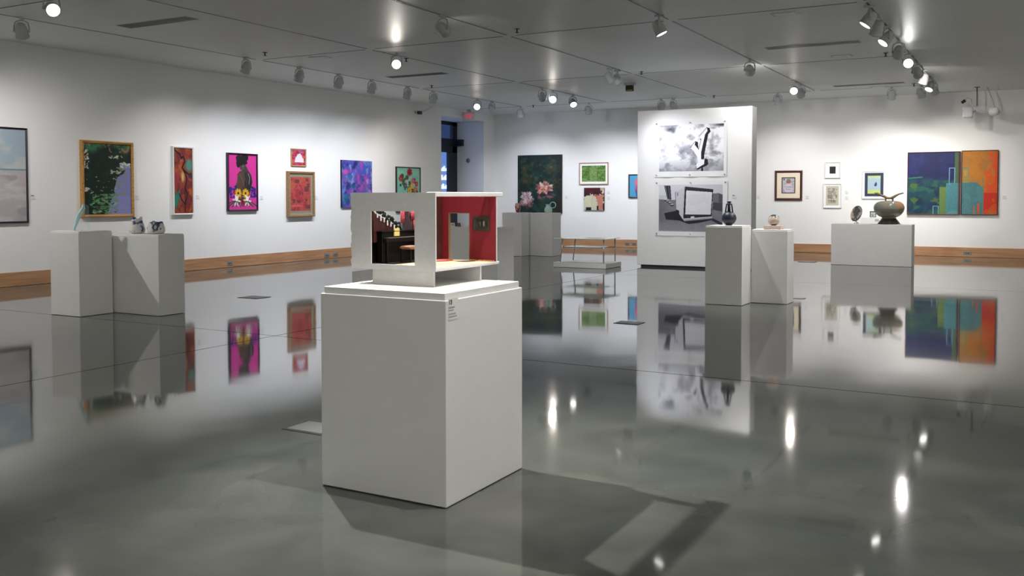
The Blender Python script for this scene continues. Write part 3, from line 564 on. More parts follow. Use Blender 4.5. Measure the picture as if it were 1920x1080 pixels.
H = [
 # x, y, aim, power, label, size, tint
 (-13.22, 8.72, (WX, 10.9, 1.9), 300, 'ceiling spotlight at far upper left, above the framed seascape', 66, 'n'),
 (-13.22, 13.29, (WX, 13.6, 1.9), 260, 'nearest spotlight in the left row, above the narrow rust painting', 64, 'n'),
 (-13.22, 14.78, (WX, 15.3, 1.8), 390, 'second spotlight in the left row, lighting the pink portrait', 70, 'c'),
 (-13.22, 16.03, (WX, 17.1, 1.8), 380, 'third spotlight in the left row, lighting the two red artworks', 70, 'c'),
 (-13.22, 17.20, (WX, 18.3, 1.6), 330, 'fourth spotlight in the left row, left of the blue painting', 66, 'c'),
 (-13.25, 18.64, (WX, 19.6, 1.8), 330, 'fifth spotlight in the left row, above the blue and magenta painting', 60, 'c'),
 (-13.25, 19.75, (WX, 21.7, 2.1), 260, 'sixth spotlight in the left row, above the bouquet painting', 46, 'w'),
 (-13.27, 21.93, (-9.6, 14.5, 0.9), 80, 'lit spotlight with glowing face just left above the exit sign', 50, 'w'),
 (-13.27, 22.72, (WX+2, WB, 1.8), 120, 'spotlight with two bright dots right above the exit sign', 50, 'c'),
 (at(97, 16, 2, ZC-.2).x, at(97, 16, 2, ZC-.2).y, (-4.2, 4.9, 0.7), 150, 'lit spotlight cut by the top edge of the picture at upper left', 46, 'w'),
 (-10.38, 14.26, (-3.6, 3.6, 0.6), 80, 'glaring spotlight shining straight at the viewer, left of centre', 50, 'w'),
 (-10.60, 20.62, (-12.9, WB, 1.9), 150, 'small dark spotlight left of the glowing one over the dahlia painting', 46, 'c'),
 (-10.60, 21.22, (-6.9, 12.3, 0.9), 60, 'glowing spotlight above and between the dahlia and green pictures', 50, 'w'),
 (-10.60, 22.38, (-7.9, 19.2, 0.3), 160, 'spotlight with a bright rim over the green framed print', 50, 'n'),
 (-13.33, 24.5, (-13.8, WB, 2.0), 330, 'spotlight at the far left corner over the dahlia painting', 60, 'c'),
 (-11.11, 24.5, (-11.6, WB, 1.8), 330, 'spotlight by the back wall over the green framed print', 62, 'c'),
 (-8.92, 24.5, (-10.2, WB, 1.9), 560, 'left one of the pair of spotlights left above the freestanding wall', 66, 'c'),
 (-8.58, 24.5, (-8.2, WB, 1.7), 160, 'right one of the pair of spotlights left above the freestanding wall', 60, 'c'),
 (-5.77, 24.5, (-5.9, WB, 1.9), 330, 'spotlight near the back wall above the dark brown frame', 64, 'n'),
 (-3.02, 24.5, (-3.6, WB, 1.9), 520, 'spotlight near the back wall above the white framed butterfly picture', 68, 'n'),
 (-2.36, 24.5, (-1.7, WB, 1.9), 360, 'spotlight beside the end of the right row, above the orange painting', 64, 'w'),
 (-7.64, 11.64, (-6.4, 19.5, 1.0), 620, 'spotlight at top centre left seen from behind, nearest the viewer', 50, 'n'),
 (-7.70, 18.05, (-6.7, 19.5, 1.6), 110, 'left one of the overlapping pair left above the freestanding wall photographs', 70, 'c'),
 (-7.70, 18.45, (-6.0, 19.5, 1.4), 90, 'right one of the overlapping pair, with a bright rim', 70, 'c'),
 (-4.83, 13.15, (-3.2, 13.6, 0.5), 300, 'spotlight with bright rim at top, right of centre', 48, 'n'),
 (-4.86, 18.32, (-5.9, WB, 1.9), 200, 'spotlight above the right end of the freestanding wall', 50, 'n'),
 (-4.86, 22.25, (-3.9, 13.6, 0.6), 70, 'glowing spotlight above the brown framed portrait', 50, 'w'),
 (-4.86, 22.95, (-5.3, WB, 2.0), 200, 'dim spotlight right beside the glowing one over the brown frame', 54, 'n'),
 (-2.03, 13.95, (-4.1, 13.3, 0.9), 190, 'front spotlight of the crowded right row, with a wide bright rim', 52, 'n'),
 (-2.03, 14.75, (-3.2, 16.5, 0.2), 100, 'second spotlight of the crowded right row, tucked below the first', 50, 'n'),
 (-2.03, 15.75, (-4.2, 14.2, 0.8), 170, 'third spotlight of the crowded right row, with a bright rim', 50, 'n'),
 (-2.03, 17.3, (-3.1, 22.3, 1.1), 60, 'fourth spotlight of the crowded right row, seen unlit from behind', 50, 'n'),
 (-2.03, 18.75, (-1.0, 7.0, 0.3), 60, 'fifth spotlight of the crowded right row, glaring at the viewer', 56, 'n'),
 (-2.03, 20.3, (-1.2, WB, 1.9), 260, 'sixth spotlight of the crowded right row, past the glaring one', 50, 'w'),
 (-2.03, 21.6, (-3.1, 22.2, 1.0), 130, 'seventh spotlight of the crowded right row', 50, 'n'),
 (-2.03, 23.0, (-3.2, 21.0, 0.5), 90, 'glowing spotlight at the far end of the right row', 50, 'n'),
 (-2.03, 23.9, (-0.6, WB, 1.9), 150, 'last spotlight of the right row, by the back wall', 50, 'n'),
]
for (x, y, aim, pw, lb, sz, ti) in H: 
    wall_wash = aim[0] == WX or aim[1] == WB
    head(x, y, (aim[0], aim[1], .15) if wall_wash else aim, pw*(.50 if wall_wash else 1.0), lb, 112 if wall_wash else sz+8, 1.0, ti)
# beams without heads: some throw known shadows, the rest is added fill light
def beam(x, y, aim, power, size=50, col=(1, .965, .92), soft=.045):
    o = lamp(None, power, size, .8, col, loc=(x, y, ZC-.3)); d = Vector(aim)-Vector((x, y, ZC-.3))
    o.rotation_euler = d.to_track_quat('-Z', 'Y').to_euler(); o.data.shadow_soft_size = soft; o.name = 'spot_beam'; return o
beam(-4.88, 5.10, (-2.3, 4.3, 0.6), 950, 66, soft=.03)          # casts the miniature room's shadow to the right
beam(-2.03, 4.15, (-3.2, 4.25, 0.8), 330, 70, soft=.03)          # casts the shadow to the left
beam(0.8, 1.5, (-2.2, 4.3, 0.8), 110, 40)  # fill added for the foreground pedestal's right face
beam(-4.83, -1.5, (-3.4, 4.5, 0.2), 50, 60)
beam(-13.22, 6.3, (-10.8, 8.3, 0.6), 300, 60)
beam(-13.22, 7.2, (WX, 8.6, .15), 170, 112)
beam(-7.64, 8.8, (-4.0, 13.4, 0.9), 45, 46)
for yy in (-4, 0, 4, 8, 12, 16, 20):                              # added washers: bounce off the right and front walls fills the room
    beam(3.0, yy, (XR, yy, 1.6), 420 if yy < 10 else 300, 110)
for xx in (-13, -9.5, -6, -2.5, 1):
    beam(xx, -4.2, (xx, YF, 1.6), 150, 110)
for yy in (-3, 0.5, 4):
    beam(-13.22, yy, (WX, yy+.4, .15), 170, 112)
beam(-4.83, 1.5, (-10.5, 8.3, .5), 220, 44)  # from here on, fill lights added for the pedestals and floor
beam(0.8, 12.0, (-3.5, 13.6, .6), 230, 44)
beam(-7.64, 8.0, (-7.8, 12.9, .5), 110, 40)
beam(0.8, 14.5, (-2.8, 22.4, .5), 35, 50)
beam(-7.64, 14.5, (-11.3, 21.8, .5), 200, 44)
beam(0.8, 3.0, (0.6, 6.0, 0), 70, 80)
beam(-7.64, 2.0, (-7.0, 5.0, 0), 60, 70)

# ------------------------------------------------------------------ pictures
def wall_root(name, label, cat, wall, u0, u1, z0, group=None):
    if wall == 'L': return thing(name, label, cat, (XL, (u0+u1)/2, z0), math.pi/2, group)
    if wall == 'B': return thing(name, label, cat, ((u0+u1)/2, YB, z0), 0, group)
    return thing(name, label, cat, ((u0+u1)/2, wall, z0), 0, group)
def frame_mesh(w, h, fw, d, lip=.006):
    """mitred frame moulding, outer w x h, width fw, depth d, back on y=0"""
    mb = MB(); rings = []
    for inset, y in ((0, 0), (0, -d), (fw*.35, -d-lip), (fw, -d+lip), (fw, -d*.3)):
        rings.append([(-w/2+inset, y, inset), (w/2-inset, y, inset), (w/2-inset, y, h-inset), (-w/2+inset, y, h-inset)])
    vs = [p for r in rings for p in r]; fs = []
    for k in range(4):
        for i in range(4):
            j = (i+1) % 4; fs.append((k*4+i, k*4+j, k*4+4+j, k*4+4+i))
    return mb.add(vs, fs)
def picture(name, label, wall, u0, u1, z0, z1, img, fw=.03, d=.04, fm='black', mats=(), canvas='canvas', cm='paint', cat='painting', group=None):
    r = wall_root(name, label, cat, wall, u0, u1, z0, group); w, h = u1-u0, z1-z0; i = 0
    if fw:
        frame_mesh(w, h, fw, d).build('frame', M[fm] if isinstance(fm, str) else fm, r); i = fw
        MB().box(-w/2+fw*.5, w/2-fw*.5, -d*.45, -.004, fw*.5, h-fw*.5).build('backing_board', M['white'], r)
        y = -d*.62
        for mw, mc in mats:       # mat boards, each a real thin sheet with a window
            o = MB(); a, b, c, e = -w/2+i, w/2-i, i, h-i
            o.box(a, b, y, y+.008, c, c+mw).box(a, b, y, y+.008, e-mw, e).box(a, a+mw, y, y+.008, c+mw, e-mw).box(b-mw, b, y, y+.008, c+mw, e-mw)
            o.build('mat_board', mc, r); i += mw; y += .0015
        sheet(canvas, img, -w/2+i, w/2-i, i, h-i, y, .008, M[cm], r)
    else:
        sheet(canvas, img, -w/2, w/2, 0, h, -d, d-.003, M[cm], r, edge=lin(np.array(fm)/255.) if fm is not None and not isinstance(fm, str) else None)
    return r
cream = mat('cream_mat', rgb(226, 214, 190), .8); whitemat = mat('white_mat', rgb(232, 232, 230), .8); navym = mat('navy_mat', rgb(44, 52, 76), .8); darkline = mat('dark_mat', rgb(40, 26, 26), .7)
greymat = mat('grey_green_mat', rgb(146, 146, 122), .8)
whitefr = mat('white_frame', (0.78, 0.78, 0.78), .4, noise=.03); silver = mat('silver_frame', (0.5, 0.5, 0.5), .3, metal=.6); magn = mat('plum_black_frame', rgb(28, 12, 32), .4)
rustfr = wood('rustic_frame', rgb(120, 92, 60), rgb(158, 122, 84), 2)
picture('framed_painting', 'large pale seascape painting in a thin navy frame at the left edge', 'L', 8.05, 10.21, 1.10, 2.75, art_sea(), .03, .05, magn)
picture('framed_painting', 'dark green pond painting in a wide gilt frame on left wall', 'L', 11.26, 12.40, 1.17, 2.61, art_pond(), .05, .07, 'gold')
picture('framed_painting', 'tall narrow rust and teal abstract in a white box frame', 'L', 13.36, 13.91, 1.18, 2.59, art_abst(), .03, .07, whitefr)
picture('framed_painting', 'woman with flowers on a hot pink ground in a black frame', 'L', 14.86, 15.77, 1.235, 2.52, art_pink(), .035, .06, magn)
picture('framed_painting', 'tiny pink picture with a white house shape in light wood frame', 'L', 16.90, 17.43, 2.28, 2.705, art_small(), .03, .03, 'oak')
picture('framed_painting', 'red textured collage in a deep rustic wood frame, below the tiny one', 'L', 16.74, 17.66, 1.075, 2.16, art_red(), .05, .09, rustfr, mats=((.03, greymat),))
picture('canvas_painting', 'blue and magenta abstract canvas left behind the miniature room', 'L', 18.73, 19.98, 1.275, 2.495, art_blue(), 0, .05, (20, 22, 40))
picture('framed_painting', 'bright flower bouquet painting on mint ground in thin black frame', 'L', 21.09, 22.25, 1.12, 2.39, np.concatenate([art_flow(), art_flow()[::-1][:50]]), .025, .05, 'black')
picture('canvas_painting', 'large dark canvas of pale dahlias beside the far corner', 'B', -14.54, -12.96, 1.02, 2.885, art_dahl(), 0, .05, (24, 34, 34))
picture('framed_print', 'green grassy print with white mat in oak frame on back wall', 'B', -12.37, -11.38, 1.925, 2.61, art_green(), .03, .03, 'oak', mats=((.065, whitemat),), canvas='print', cm='print', cat='print')
picture('canvas_painting', 'small square still life of cream and coral pots below green print', 'B', -12.19, -11.51, 1.135, 1.83, art_pots(), 0, .04, (60, 50, 48))
picture('framed_painting', 'black framed blue picture with pink shape, half behind the freestanding wall', 'B', -10.71, -9.95, 1.52, 2.23, art_bluep(), .03, .04, 'black')
picture('framed_painting', 'dark teal picture peeking out right of the freestanding wall', 'B', -7.8, -6.895, 1.35, 2.38, art_dark(), .02, .05, 'black')
picture('framed_painting', 'small portrait with wide cream mat in a dark brown frame', 'B', -6.315, -5.56, 1.45, 2.28, art_portrait(), .06, .04, 'brownwood', mats=((.13, cream), (.025, darkline)))
picture('framed_print', 'small white framed picture with a black square, upper of two', 'B', -4.96, -4.555, 2.055, 2.495, Art(16, 18, (30, 36, 40)).grain(.2).a, .028, .03, whitefr, mats=((.095, whitemat),), canvas='print', cm='print', cat='print')
picture('framed_print', 'beige etching in white frame below the black square picture', 'B', -4.995, -4.52, 1.24, 1.905, art_sketch(), .03, .03, whitefr, mats=((.04, whitemat),), canvas='print', cm='print', cat='print')
picture('framed_painting', 'white framed picture of a butterfly wing with navy mat', 'B', -3.99, -3.385, 1.49, 2.25, art_butter(), .045, .03, whitefr, mats=((.02, whitemat), (.075, navym)))
picture('framed_painting', 'dark blue and green abstract with red edge, left of diptych', 'B', -2.86, -1.605, 1.085, 2.71, art_navy(), .012, .06, mat('red_edge', rgb(120, 40, 44), .5), group='two-panel abstract on the back wall')
picture('framed_painting', 'orange and teal abstract canvas, right half of the diptych', 'B', -1.58, -0.745, 1.085, 2.725, art_orange(), .012, .06, mat('dark_red_edge', rgb(56, 22, 26), .5), group='two-panel abstract on the back wall')

# freestanding wall with two pinned photographs
TY = 19.5
fw_ = thing('partition_wall', 'freestanding white exhibition wall carrying two black and white photographs', 'partition', (-6.38, TY, 0))
MB().bbox(-1.27, 1.27, 0, .38, .045, 3.44, .006).build('wall_panel', M['wall'], fw_); MB().box(-1.2, 1.2, .05, .33, 0, .045).build('base', M['black'], fw_)
def pinned(label, x0, x1, z0, z1, ix0, ix1, iz0, iz1, img):
    H_, W_ = img.shape[:2]; px = W_/(ix1-ix0); pz = H_/(iz1-iz0)
    l, r_, t_, b_ = [int(round(v)) for v in ((ix0-x0)*px, (x1-ix1)*px, (z1-iz1)*pz, (iz0-z0)*pz)]
    big = np.full((H_+t_+b_, W_+l+r_, 3), .90); big[t_:t_+H_, l:l+W_] = img
    r = thing('photograph', label, 'photograph', ((x0+x1)/2, TY, z0), 0, 'black and white photographs on the freestanding wall'); w, h = x1-x0, z1-z0
    sheet('print', big, -w/2, w/2, 0, h, -.006, .003, M['print'], r, curl=.014)
    for u in (-w/2+.045, 0, w/2-.045):
        for v in (.045, h-.04): MB().tube([(u, -.006, v), (u, -.026, v)], .013, 8).build('push_pin', M['steel'], r)
pinned('cloudy sky photograph with an angular black and white sign, pinned on top', -7.25, -5.64, 1.98, 3.185, -7.14, -5.71, 2.10, 3.10, art_sign())
pinned('photograph of a parked white box truck, pinned below the sky photograph', -7.24, -5.62, .70, 1.895, -7.14, -5.725, .80, 1.805, art_truck())

# ------------------------------------------------------------------ wall labels
def wlabel(wall, u, z, lab, w=.10, h=.085, bold=False):
    A = Art(14, 12, (226, 226, 226), 1)
    for k_, (a, b) in enumerate(((.1, .6), (.1, .8), (.1, .7), (.1, .85))): A.rect(a, .12+k_*.22, b, .22+k_*.22, (186, 186, 190) if not (bold and k_ == 0) else (30, 30, 34), .8)
    r = wall_root('wall_label', lab, 'label', wall, u-w/2, u+w/2, z-h/2, 'small text labels beside the artworks')
    o = sheet('card', A.a, -w/2, w/2, 0, h, -.006, .005, M['print'], r)
def lwp(x, y): q = at(x, y, 0, XL+.01); return q.y, q.z
def bwp(x, y): q = at(x, y, 1, YB-.01); return q.x, q.z
for x, y, l in ((63, 370, 'right of the seascape'), (258, 371, 'right of the gilt framed pond painting'), (371, 370, 'right of the narrow rust abstract'), (491, 371, 'right of the pink portrait'), (594, 371, 'right of the red collage')):
    u, z = lwp(x, y); wlabel('L', u, z, 'small white wall label '+l, bold=(x == 63))
for x, y, l in ((1062, 370, 'right of the dahlia canvas'), (1141, 361, 'right of the pots, upper of two'), (1141, 371.5, 'right of the pots, lower of two'), (1422, 370, 'left of the brown framed portrait'), (1514, 370, 'right of the brown framed portrait'), (1588, 361, 'right of the etching, upper of two'), (1588, 371.5, 'right of the etching, lower of two'), (1884, 370, 'right of the orange painting')):
    u, z = bwp(x, y); wlabel('B', u, z, 'small white wall label '+l)
q = at(1377, 369, 1, TY); wlabel(TY, q.x, q.z, 'small white label on the freestanding wall, right of the truck photograph', .09, .08, True)

# ------------------------------------------------------------------ outlets
def outlet(loc, rz, label, w=.115, h=.075):
    r = thing('outlet', label, 'outlet', loc, rz, 'outlets in the wooden baseboard')
    MB().bbox(-w/2, w/2, -.008, 0, -h/2, h/2, .002).build('cover_plate', M['outlet'], r)
    for s in (-.026, .026): MB().lathe([(.016, 0), (.016, .003)], n=12).build('socket', M['outlet_dark'], r, loc=(s, -.008, 0), rot=(math.pi/2, 0, 0))
for x, y, l in ((431, 493.5, 'single metal outlet in baseboard below the pink portrait'), (613, 479, 'left of two outlets in baseboard beside the central pedestal'), (629, 477.5, 'right of two outlets in baseboard beside the central pedestal')):
    q = at(x, y, 0, XL+.022); outlet(q, math.pi/2, l, .15 if x < 500 else .2, .09)
for x, y, l in ((1176, 457.5, 'left of two outlets in back baseboard by the freestanding wall'), (1189, 457.5, 'right of two outlets in back baseboard by the freestanding wall'), (1814, 474.5, 'outlet in back baseboard below the orange painting')):
    q = at(x, y, 1, YB-.022); outlet(q, 0, l, .13 if x < 1500 else .19, .08)
fbx = None
for x, y, s, l in ((477, 557.5, .2, 'flush floor box on the left, below the pink portrait'), (1180, 605.5, .16, 'flush floor box on the right of the central pedestal'), (590, 802, .17, 'flush floor box half hidden left of the central pedestal'), (1514, 491, .2, 'flush floor box near the back wall left of the wide pedestal'), (1497, 559.5, .1, 'flush floor box just right of the sphere vase pedestals')):
    q = at(x, y, 2, 0); r = thing('floor_box', l, 'floor outlet', q, 0, 'flush floor boxes')
    MB().bbox(-s, s, -s*.8, s*.8, 0, .004, .0015).build('rim', M['outlet_dark'], r); MB().bbox(-s*.86, s*.86, -s*.66, s*.66, .004, .006, .0008).build('cover_plate', M['outlet'], r)

# ------------------------------------------------------------------ pedestals
def pedestal(label, x0, x1, y0, y1, h, cap=.036, group='white display pedestals', name='pedestal'):
    r = thing(name, label, 'pedestal', ((x0+x1)/2, (y0+y1)/2, 0), 0, group); a, b = (x1-x0)/2, (y1-y0)/2
    c = cap*.5 if cap else 0; ci = .014 if cap > .05 else .007
    MB().bbox(-a, a, -b, b, .004, h-c, .003).build('body', M['pedestal'], r)
    if cap: MB().bbox(-a+ci, a-ci, -b+ci, b-ci, h-c, h, .002).build('cap', M['pedestal'], r)
    return r
pedestal('large white pedestal in the foreground carrying the miniature red room', -3.312, -2.515, 3.853, 4.645, 1.072, cap=.07)
pedestal('white pedestal at left carrying the leaning teal glass piece', -11.29, -10.71, 7.79, 8.29, 1.105)
pedestal('white pedestal at left carrying two blue and white bowls', -10.82, -9.87, 8.335, 8.76, 1.06)
pedestal('white pedestal right of the freestanding wall with the dark blue vase', -4.10, -3.567, 13.12, 13.60, 1.135)
pedestal('white pedestal carrying the pale sphere vase on a pink block', -3.563, -3.045, 13.605, 14.02, 1.073)
pedestal('wide low white pedestal at right with the big lidded jar', -3.98, -2.28, 22.15, 22.70, .93, cap=False)
pedestal('tall white pedestal carrying the small reddish vase, left of the pair', -12.12, -11.54, 21.28, 21.85, 1.135, cap=False)
pedestal('tall white pedestal with the pale pitcher, right of the pair', -11.50, -10.86, 21.68, 22.2, 1.13, cap=False)
P7 = (-8.36, -7.39, 12.82, 13.36)
pedestal('white pedestal standing behind the miniature room, seen through its doorway', *P7, 1.06)
pedestal('narrow white pedestal against the back wall behind the big jar', -3.93, -3.38, 26.1, 26.5, 1.005, cap=False)
lo = at(660, 509, 2, .35)
pedestal('low white plinth behind the central pedestal, left side', lo.x, lo.x+1.25, lo.y, lo.y+.8, .35, cap=False, group='low white plinths')
# text card on the foreground pedestal
r = thing('wall_label', 'exhibit number card on the right face of the foreground pedestal', 'label', (-2.5148, 3.853, .94), math.pi/2)
A = Art(40, 40, (226, 225, 223), 1)
for k_, (y_, b_) in enumerate(((.40, .72), (.53, .64), (.70, .84), (.82, .9))):
    for t_ in range(int(b_*9)): A.rect(.06+t_*.1, y_+.0, .06+t_*.1+.075, y_+.07, (110, 104, 110), .75 if k_ else .95)
sheet('card', A.a, .022, .112, 0, .105, -.0012, .001, M['print'], r)
text_mesh('lettering', '13', .032, M['black'], r, (.040, -.0016, .086), bold=.0009)
q = at(1644, 412, 1, 26.1); r = wall_root('wall_label', 'small label on the narrow pedestal behind the big jar', 'label', 26.1, q.x-.05, q.x+.05, .90); sheet('card', Art(6, 6, (170, 168, 168)).a, -.05, .05, 0, .06, -.004, .004, M['print'], r)

# ------------------------------------------------------------------ miniature room sculpture
plaster = mat('white_foamboard', (0.80, 0.79, 0.77), .7, noise=.03, nscale=30, bump=.3, bscale=200)
redw = mat('crimson_wall', rgb(116, 5, 30), .65, noise=.06, nscale=8); brownp = wood('walnut_panel', rgb(46, 18, 16), rgb(76, 34, 28), 6, axis=2); ebony = mat('ebony', (.004, .0035, .0035), .5, spec=.25, noise=.4, nscale=60, bump=.4, bscale=80)
tanf = mat('tan_floor', rgb(216, 182, 140), .5, noise=.1, nscale=25); rug = mat('red_rug', rgb(168, 70, 60), .9, noise=.25, nscale=80); blush = mat('blush_wallpaper', rgb(214, 196, 186), .7, noise=.08, nscale=40); rose = mat('rose_fabric', rgb(176, 70, 84), .8, noise=.4, nscale=120)
olive = mat('garland_green', rgb(22, 30, 26), .8, noise=.4, nscale=100); cushion = mat('tan_cushion', rgb(128, 92, 70), .85, noise=.3, nscale=90); mirr = mat('mirror_glass', (.45, .47, .5), .1, metal=.9); yel = mat('yellow_sheet', rgb(222, 208, 130), .7); bits = mat('white_bits', (.8, .8, .8), .6)
HX0, HX1, HY0, HY1, HZ0, HZ1 = -3.298, -2.735, 4.094, 4.745, 1.155, 1.573
hs = thing('miniature_room', 'miniature white room model with red wall and tiny piano on foreground pedestal', 'sculpture', ((HX0+HX1)/2, (HY0+HY1)/2, 1.072))
ox, oy, oz = hs.location
def hb(name, m, *boxes, b=0.0, par=None):
    mb = MB()
    for (x0, x1, y0, y1, z0, z1) in boxes:
        if b: mb.bbox(x0-ox, x1-ox, y0-oy, y1-oy, z0-oz, z1-oz, b)
        else: mb.box(x0-ox, x1-ox, y0-oy, y1-oy, z0-oz, z1-oz)
    return mb.build(name, m, par or hs)
rnd = random.Random(4)
WX0, WX1, WZ0, WZ1 = -3.16, -2.869, 1.184, 1.472
TH = .009
mb = MB().box(WX0-ox, WX1-ox, HY0-oy, HY0+TH-oy, WZ1-oz, HZ1-oz).box(WX0-ox, WX1-ox, HY0-oy, HY0+TH-oy, HZ0-oz, WZ0-oz).box(WX1-ox, HX1-ox, HY0-oy, HY0+TH-oy, HZ0-oz, HZ1-oz)
left = [(HX0-ox+rnd.uniform(-.002, .004)*(1 if i % 3 else 2), HZ1-oz-(HZ1-HZ0)*i/28) for i in range(29)]
mb.prism([(WX0-ox, HZ1-oz)]+left+[(WX0-ox, HZ0-oz)], HY0-oy, HY0+TH-oy, 1)
mb.build('front_panel', plaster, hs)
hb('floor_slab', plaster, (HX0, HX1+.002, HY0+TH, HY1+.02, HZ0, HZ0+.016), b=.002)
hb('tan_flooring', tanf, (-3.10, HX1-.001, HY0+TH, HY1-.02, HZ0+.016, HZ0+.0185))
hb('black_flooring', mat('black_floor', (.01, .01, .01), .7), (HX0+.01, -3.10, HY0+TH, HY1-.02, HZ0+.016, HZ0+.0185), (-3.10, -2.95, HY0+TH, HY0+.10, HZ0+.0185, HZ0+.0192))
roof = hb('roof', plaster, (-2.80, HX1+.003, HY0+TH+.0005, HY1+.062, HZ1-.022, HZ1+.003), b=.003)
hb('edge_chips', plaster, *[(HX0+.005+rnd.random()*.52, 0, HY0-.002, HY0, 0, 0) for _ in range(0)]) if False else None
DX0, DX1, DZ1 = -3.057, -2.914, 1.452; RY = 4.722
hb('red_wall', redw, (HX0+.01, DX0, RY, RY+.008, HZ0+.016, HZ1-.022), (DX1, HX1, RY, RY+.008, HZ0+.016, HZ1-.022), (DX0, DX1, RY, RY+.008, DZ1, HZ1-.022))
hb('back_panel', plaster, (HX0, DX0, RY+.008, RY+.018, HZ0+.016, HZ1-.022), (DX1, HX1+.002, RY+.008, RY+.018, HZ0+.016, HZ1-.022), (DX0, DX1, RY+.008, RY+.018, DZ1, HZ1-.022))
t_ = mat('brass_trim', rgb(120, 96, 64), .5); hb('door_trim', t_, (DX0-.003, DX0+.001, RY-.003, RY+.018, HZ0+.018, DZ1+.003), (DX1-.001, DX1+.003, RY-.003, RY+.018, HZ0+.018, DZ1+.003), (DX0, DX1, RY-.003, RY+.018, DZ1-.001, DZ1+.003))
bp_ = hb('walnut_door', brownp, (-3.112, -3.104, 4.635, RY, HZ0+.022, HZ1-.013))
hb('door_moulding', brownp, (-3.104, -3.100, 4.648, 4.70, 1.40, 1.53), (-3.104, -3.100, 4.648, 4.70, 1.21, 1.375), par=bp_)
# left wall with staircase, mirror, piano: planes are at their own depth in the room
SX = -3.272
MB().prism([(HY0+TH-oy, HZ0+.016-oz), (RY-oy, HZ0+.016-oz), (RY-oy, 1.345-oz), (4.36-oy, 1.345-oz), (HY0+TH-oy, 1.48-oz)], HX0+.006-ox, HX0+.014-ox, 0).build('left_wall', ebony, hs)
hb('corner_post', plaster, (HX0+.002, HX0+.012, HY0+TH, HY0+TH+.012, HZ0+.016, HZ1-.022), (HX0+.002, HX0+.012, RY-.012, RY, HZ0+.016, HZ1-.022))
def sp_(x, y, X=SX): q = at(x, y, 0, X); return q.y-oy, q.z-oz
pw = [(697, 396), (700, 400), (757, 435), (757, 440), (735, 440), (735, 450), (697, 455)]
MB().prism([sp_(*q) for q in pw], SX-ox-.004, SX-ox+.012, 0).build('staircase', brownp, hs)
g = MB(); pts = []
for i in range(60):
    t = i/59; x_ = 706+t*46; y_ = 396+t*34+rnd.uniform(-9, 2)
    yy, zz = sp_(x_, max(y_, 394), SX+.015); g.lathe([(.001, -.008), (.007, -.004), (.008, .003), (.002, .009)], (SX+.015-ox+rnd.uniform(-.006, .006), yy, zz), 7)
g.build('garland', olive, hs)
for i in range(7):
    t = (i+.5)/7; yy, zz = sp_(704+t*44, 402+t*30, SX+.02); MB().bbox(SX+.022-ox-.003, SX+.022-ox+.003, yy-.004, yy+.004, zz-.012-.006*(i % 2), zz+.012, .001).build('baluster', bits, hs)
# mirror with rose drapery
y0_, z0_ = sp_(753, 431); y1_, z1_ = sp_(776, 396)
mr = MB().bbox(SX-ox-.008, SX-ox+.004, y0_, y1_, z0_, z1_, .001).build('mirror', mirr, hs)
for (xa, ya, xb, yb) in ((750, 396, 755, 418), (768, 396, 777, 412), (773, 412, 777, 432)):
    a0, b0 = sp_(xa, yb); a1, b1 = sp_(xb, ya); m_ = MB()
    for k_ in range(5): m_.tube([(SX-ox+.008, a0+(a1-a0)*(k_+.5)/5, b1), (SX-ox+.011, a0+(a1-a0)*(k_+.3)/5, (b0+b1)/2), (SX-ox+.008, a0+(a1-a0)*(k_+.5)/5, b0)], .0055, 6)
    m_.build('drapery', rose, mr)
# piano
a0, b0 = sp_(712, 436, -3.24); a1, _ = sp_(777, 436, -3.24); zf = HZ0+.0185-oz; a1 = max(a1, a0+.2)
pn = MB().bbox(SX-ox+.012, -3.222-ox, a0, a1, zf, b0, .003).bbox(-3.222-ox, -3.19-ox, a0, a1, zf+.115, zf+.14, .003).bbox(SX-ox+.008, -3.214-ox, a0-.006, a1+.006, b0, b0+.008, .002).box(-3.205-ox, -3.192-ox, a0+.004, a0+.016, zf, zf+.115).box(-3.205-ox, -3.192-ox, a1-.016, a1-.004, zf, zf+.115).build('piano', ebony, hs)
MB().box(-3.2215-ox, -3.196-ox, a0+.02, a1-.02, zf+.14, zf+.1435).build('keyboard', mat('worn_keys', rgb(120, 108, 96), .5, noise=.6, nscale=200), pn)
ym, zm = sp_(745, 452, -3.21); MB().box(-3.2205-ox, -3.214-ox, ym-.022, ym+.028, zf+.15, zf+.195).build('sheet_music', yel, pn)
bn = MB().bbox(-3.17-ox, -3.09-ox, a0+.09, a0+.2, zf+.075, zf+.095, .006).build('bench', cushion, hs)
for dx in (-3.165, -3.1):
    for dy in (a0+.095, a0+.187): MB().box(dx-ox, dx-ox+.007, dy, dy+.007, zf, zf+.075).build('leg', ebony, bn)
# wall picture, rug, rubble, supports
wp = MB(); wx0, wx1, wz0, wz1 = -2.884, -2.772, 1.350, 1.434
wp.add([(p[0]+(wx0+wx1)/2-ox, p[1]+RY-oy-.0005, p[2]+wz0-oz) for p in [v for v in frame_mesh(wx1-wx0, wz1-wz0, .018, .006, .001).v]], frame_mesh(1, 1, .018, .01).f)
wpo = wp.build('wall_picture', mat('dark_green_frame', rgb(40, 42, 34), .4, noise=.3, nscale=150), hs)
A = Art(24, 16, (26, 30, 30), 3); A.mix((A.fbm(6, 5) > .5)*.8, (60, 66, 64)); A.ell(.68, .5, .08, .3, (150, 150, 140)); A.ell(.4, .5, .07, .25, (90, 90, 84))
sheet('picture_print', A.a, wx0+.016-ox, wx1-.016-ox, wz0+.016-oz, wz1-.016-oz, RY-oy-.003, .002, M['print'], wpo)
mb = MB(); mb.lathe([(.055, 0), (.058, .003), (.052, .006)], (-3.03-ox, 4.60-oy, zf), 20, sx=1, sy=1.5); mb.build('rug', rug, hs)
mb = MB()
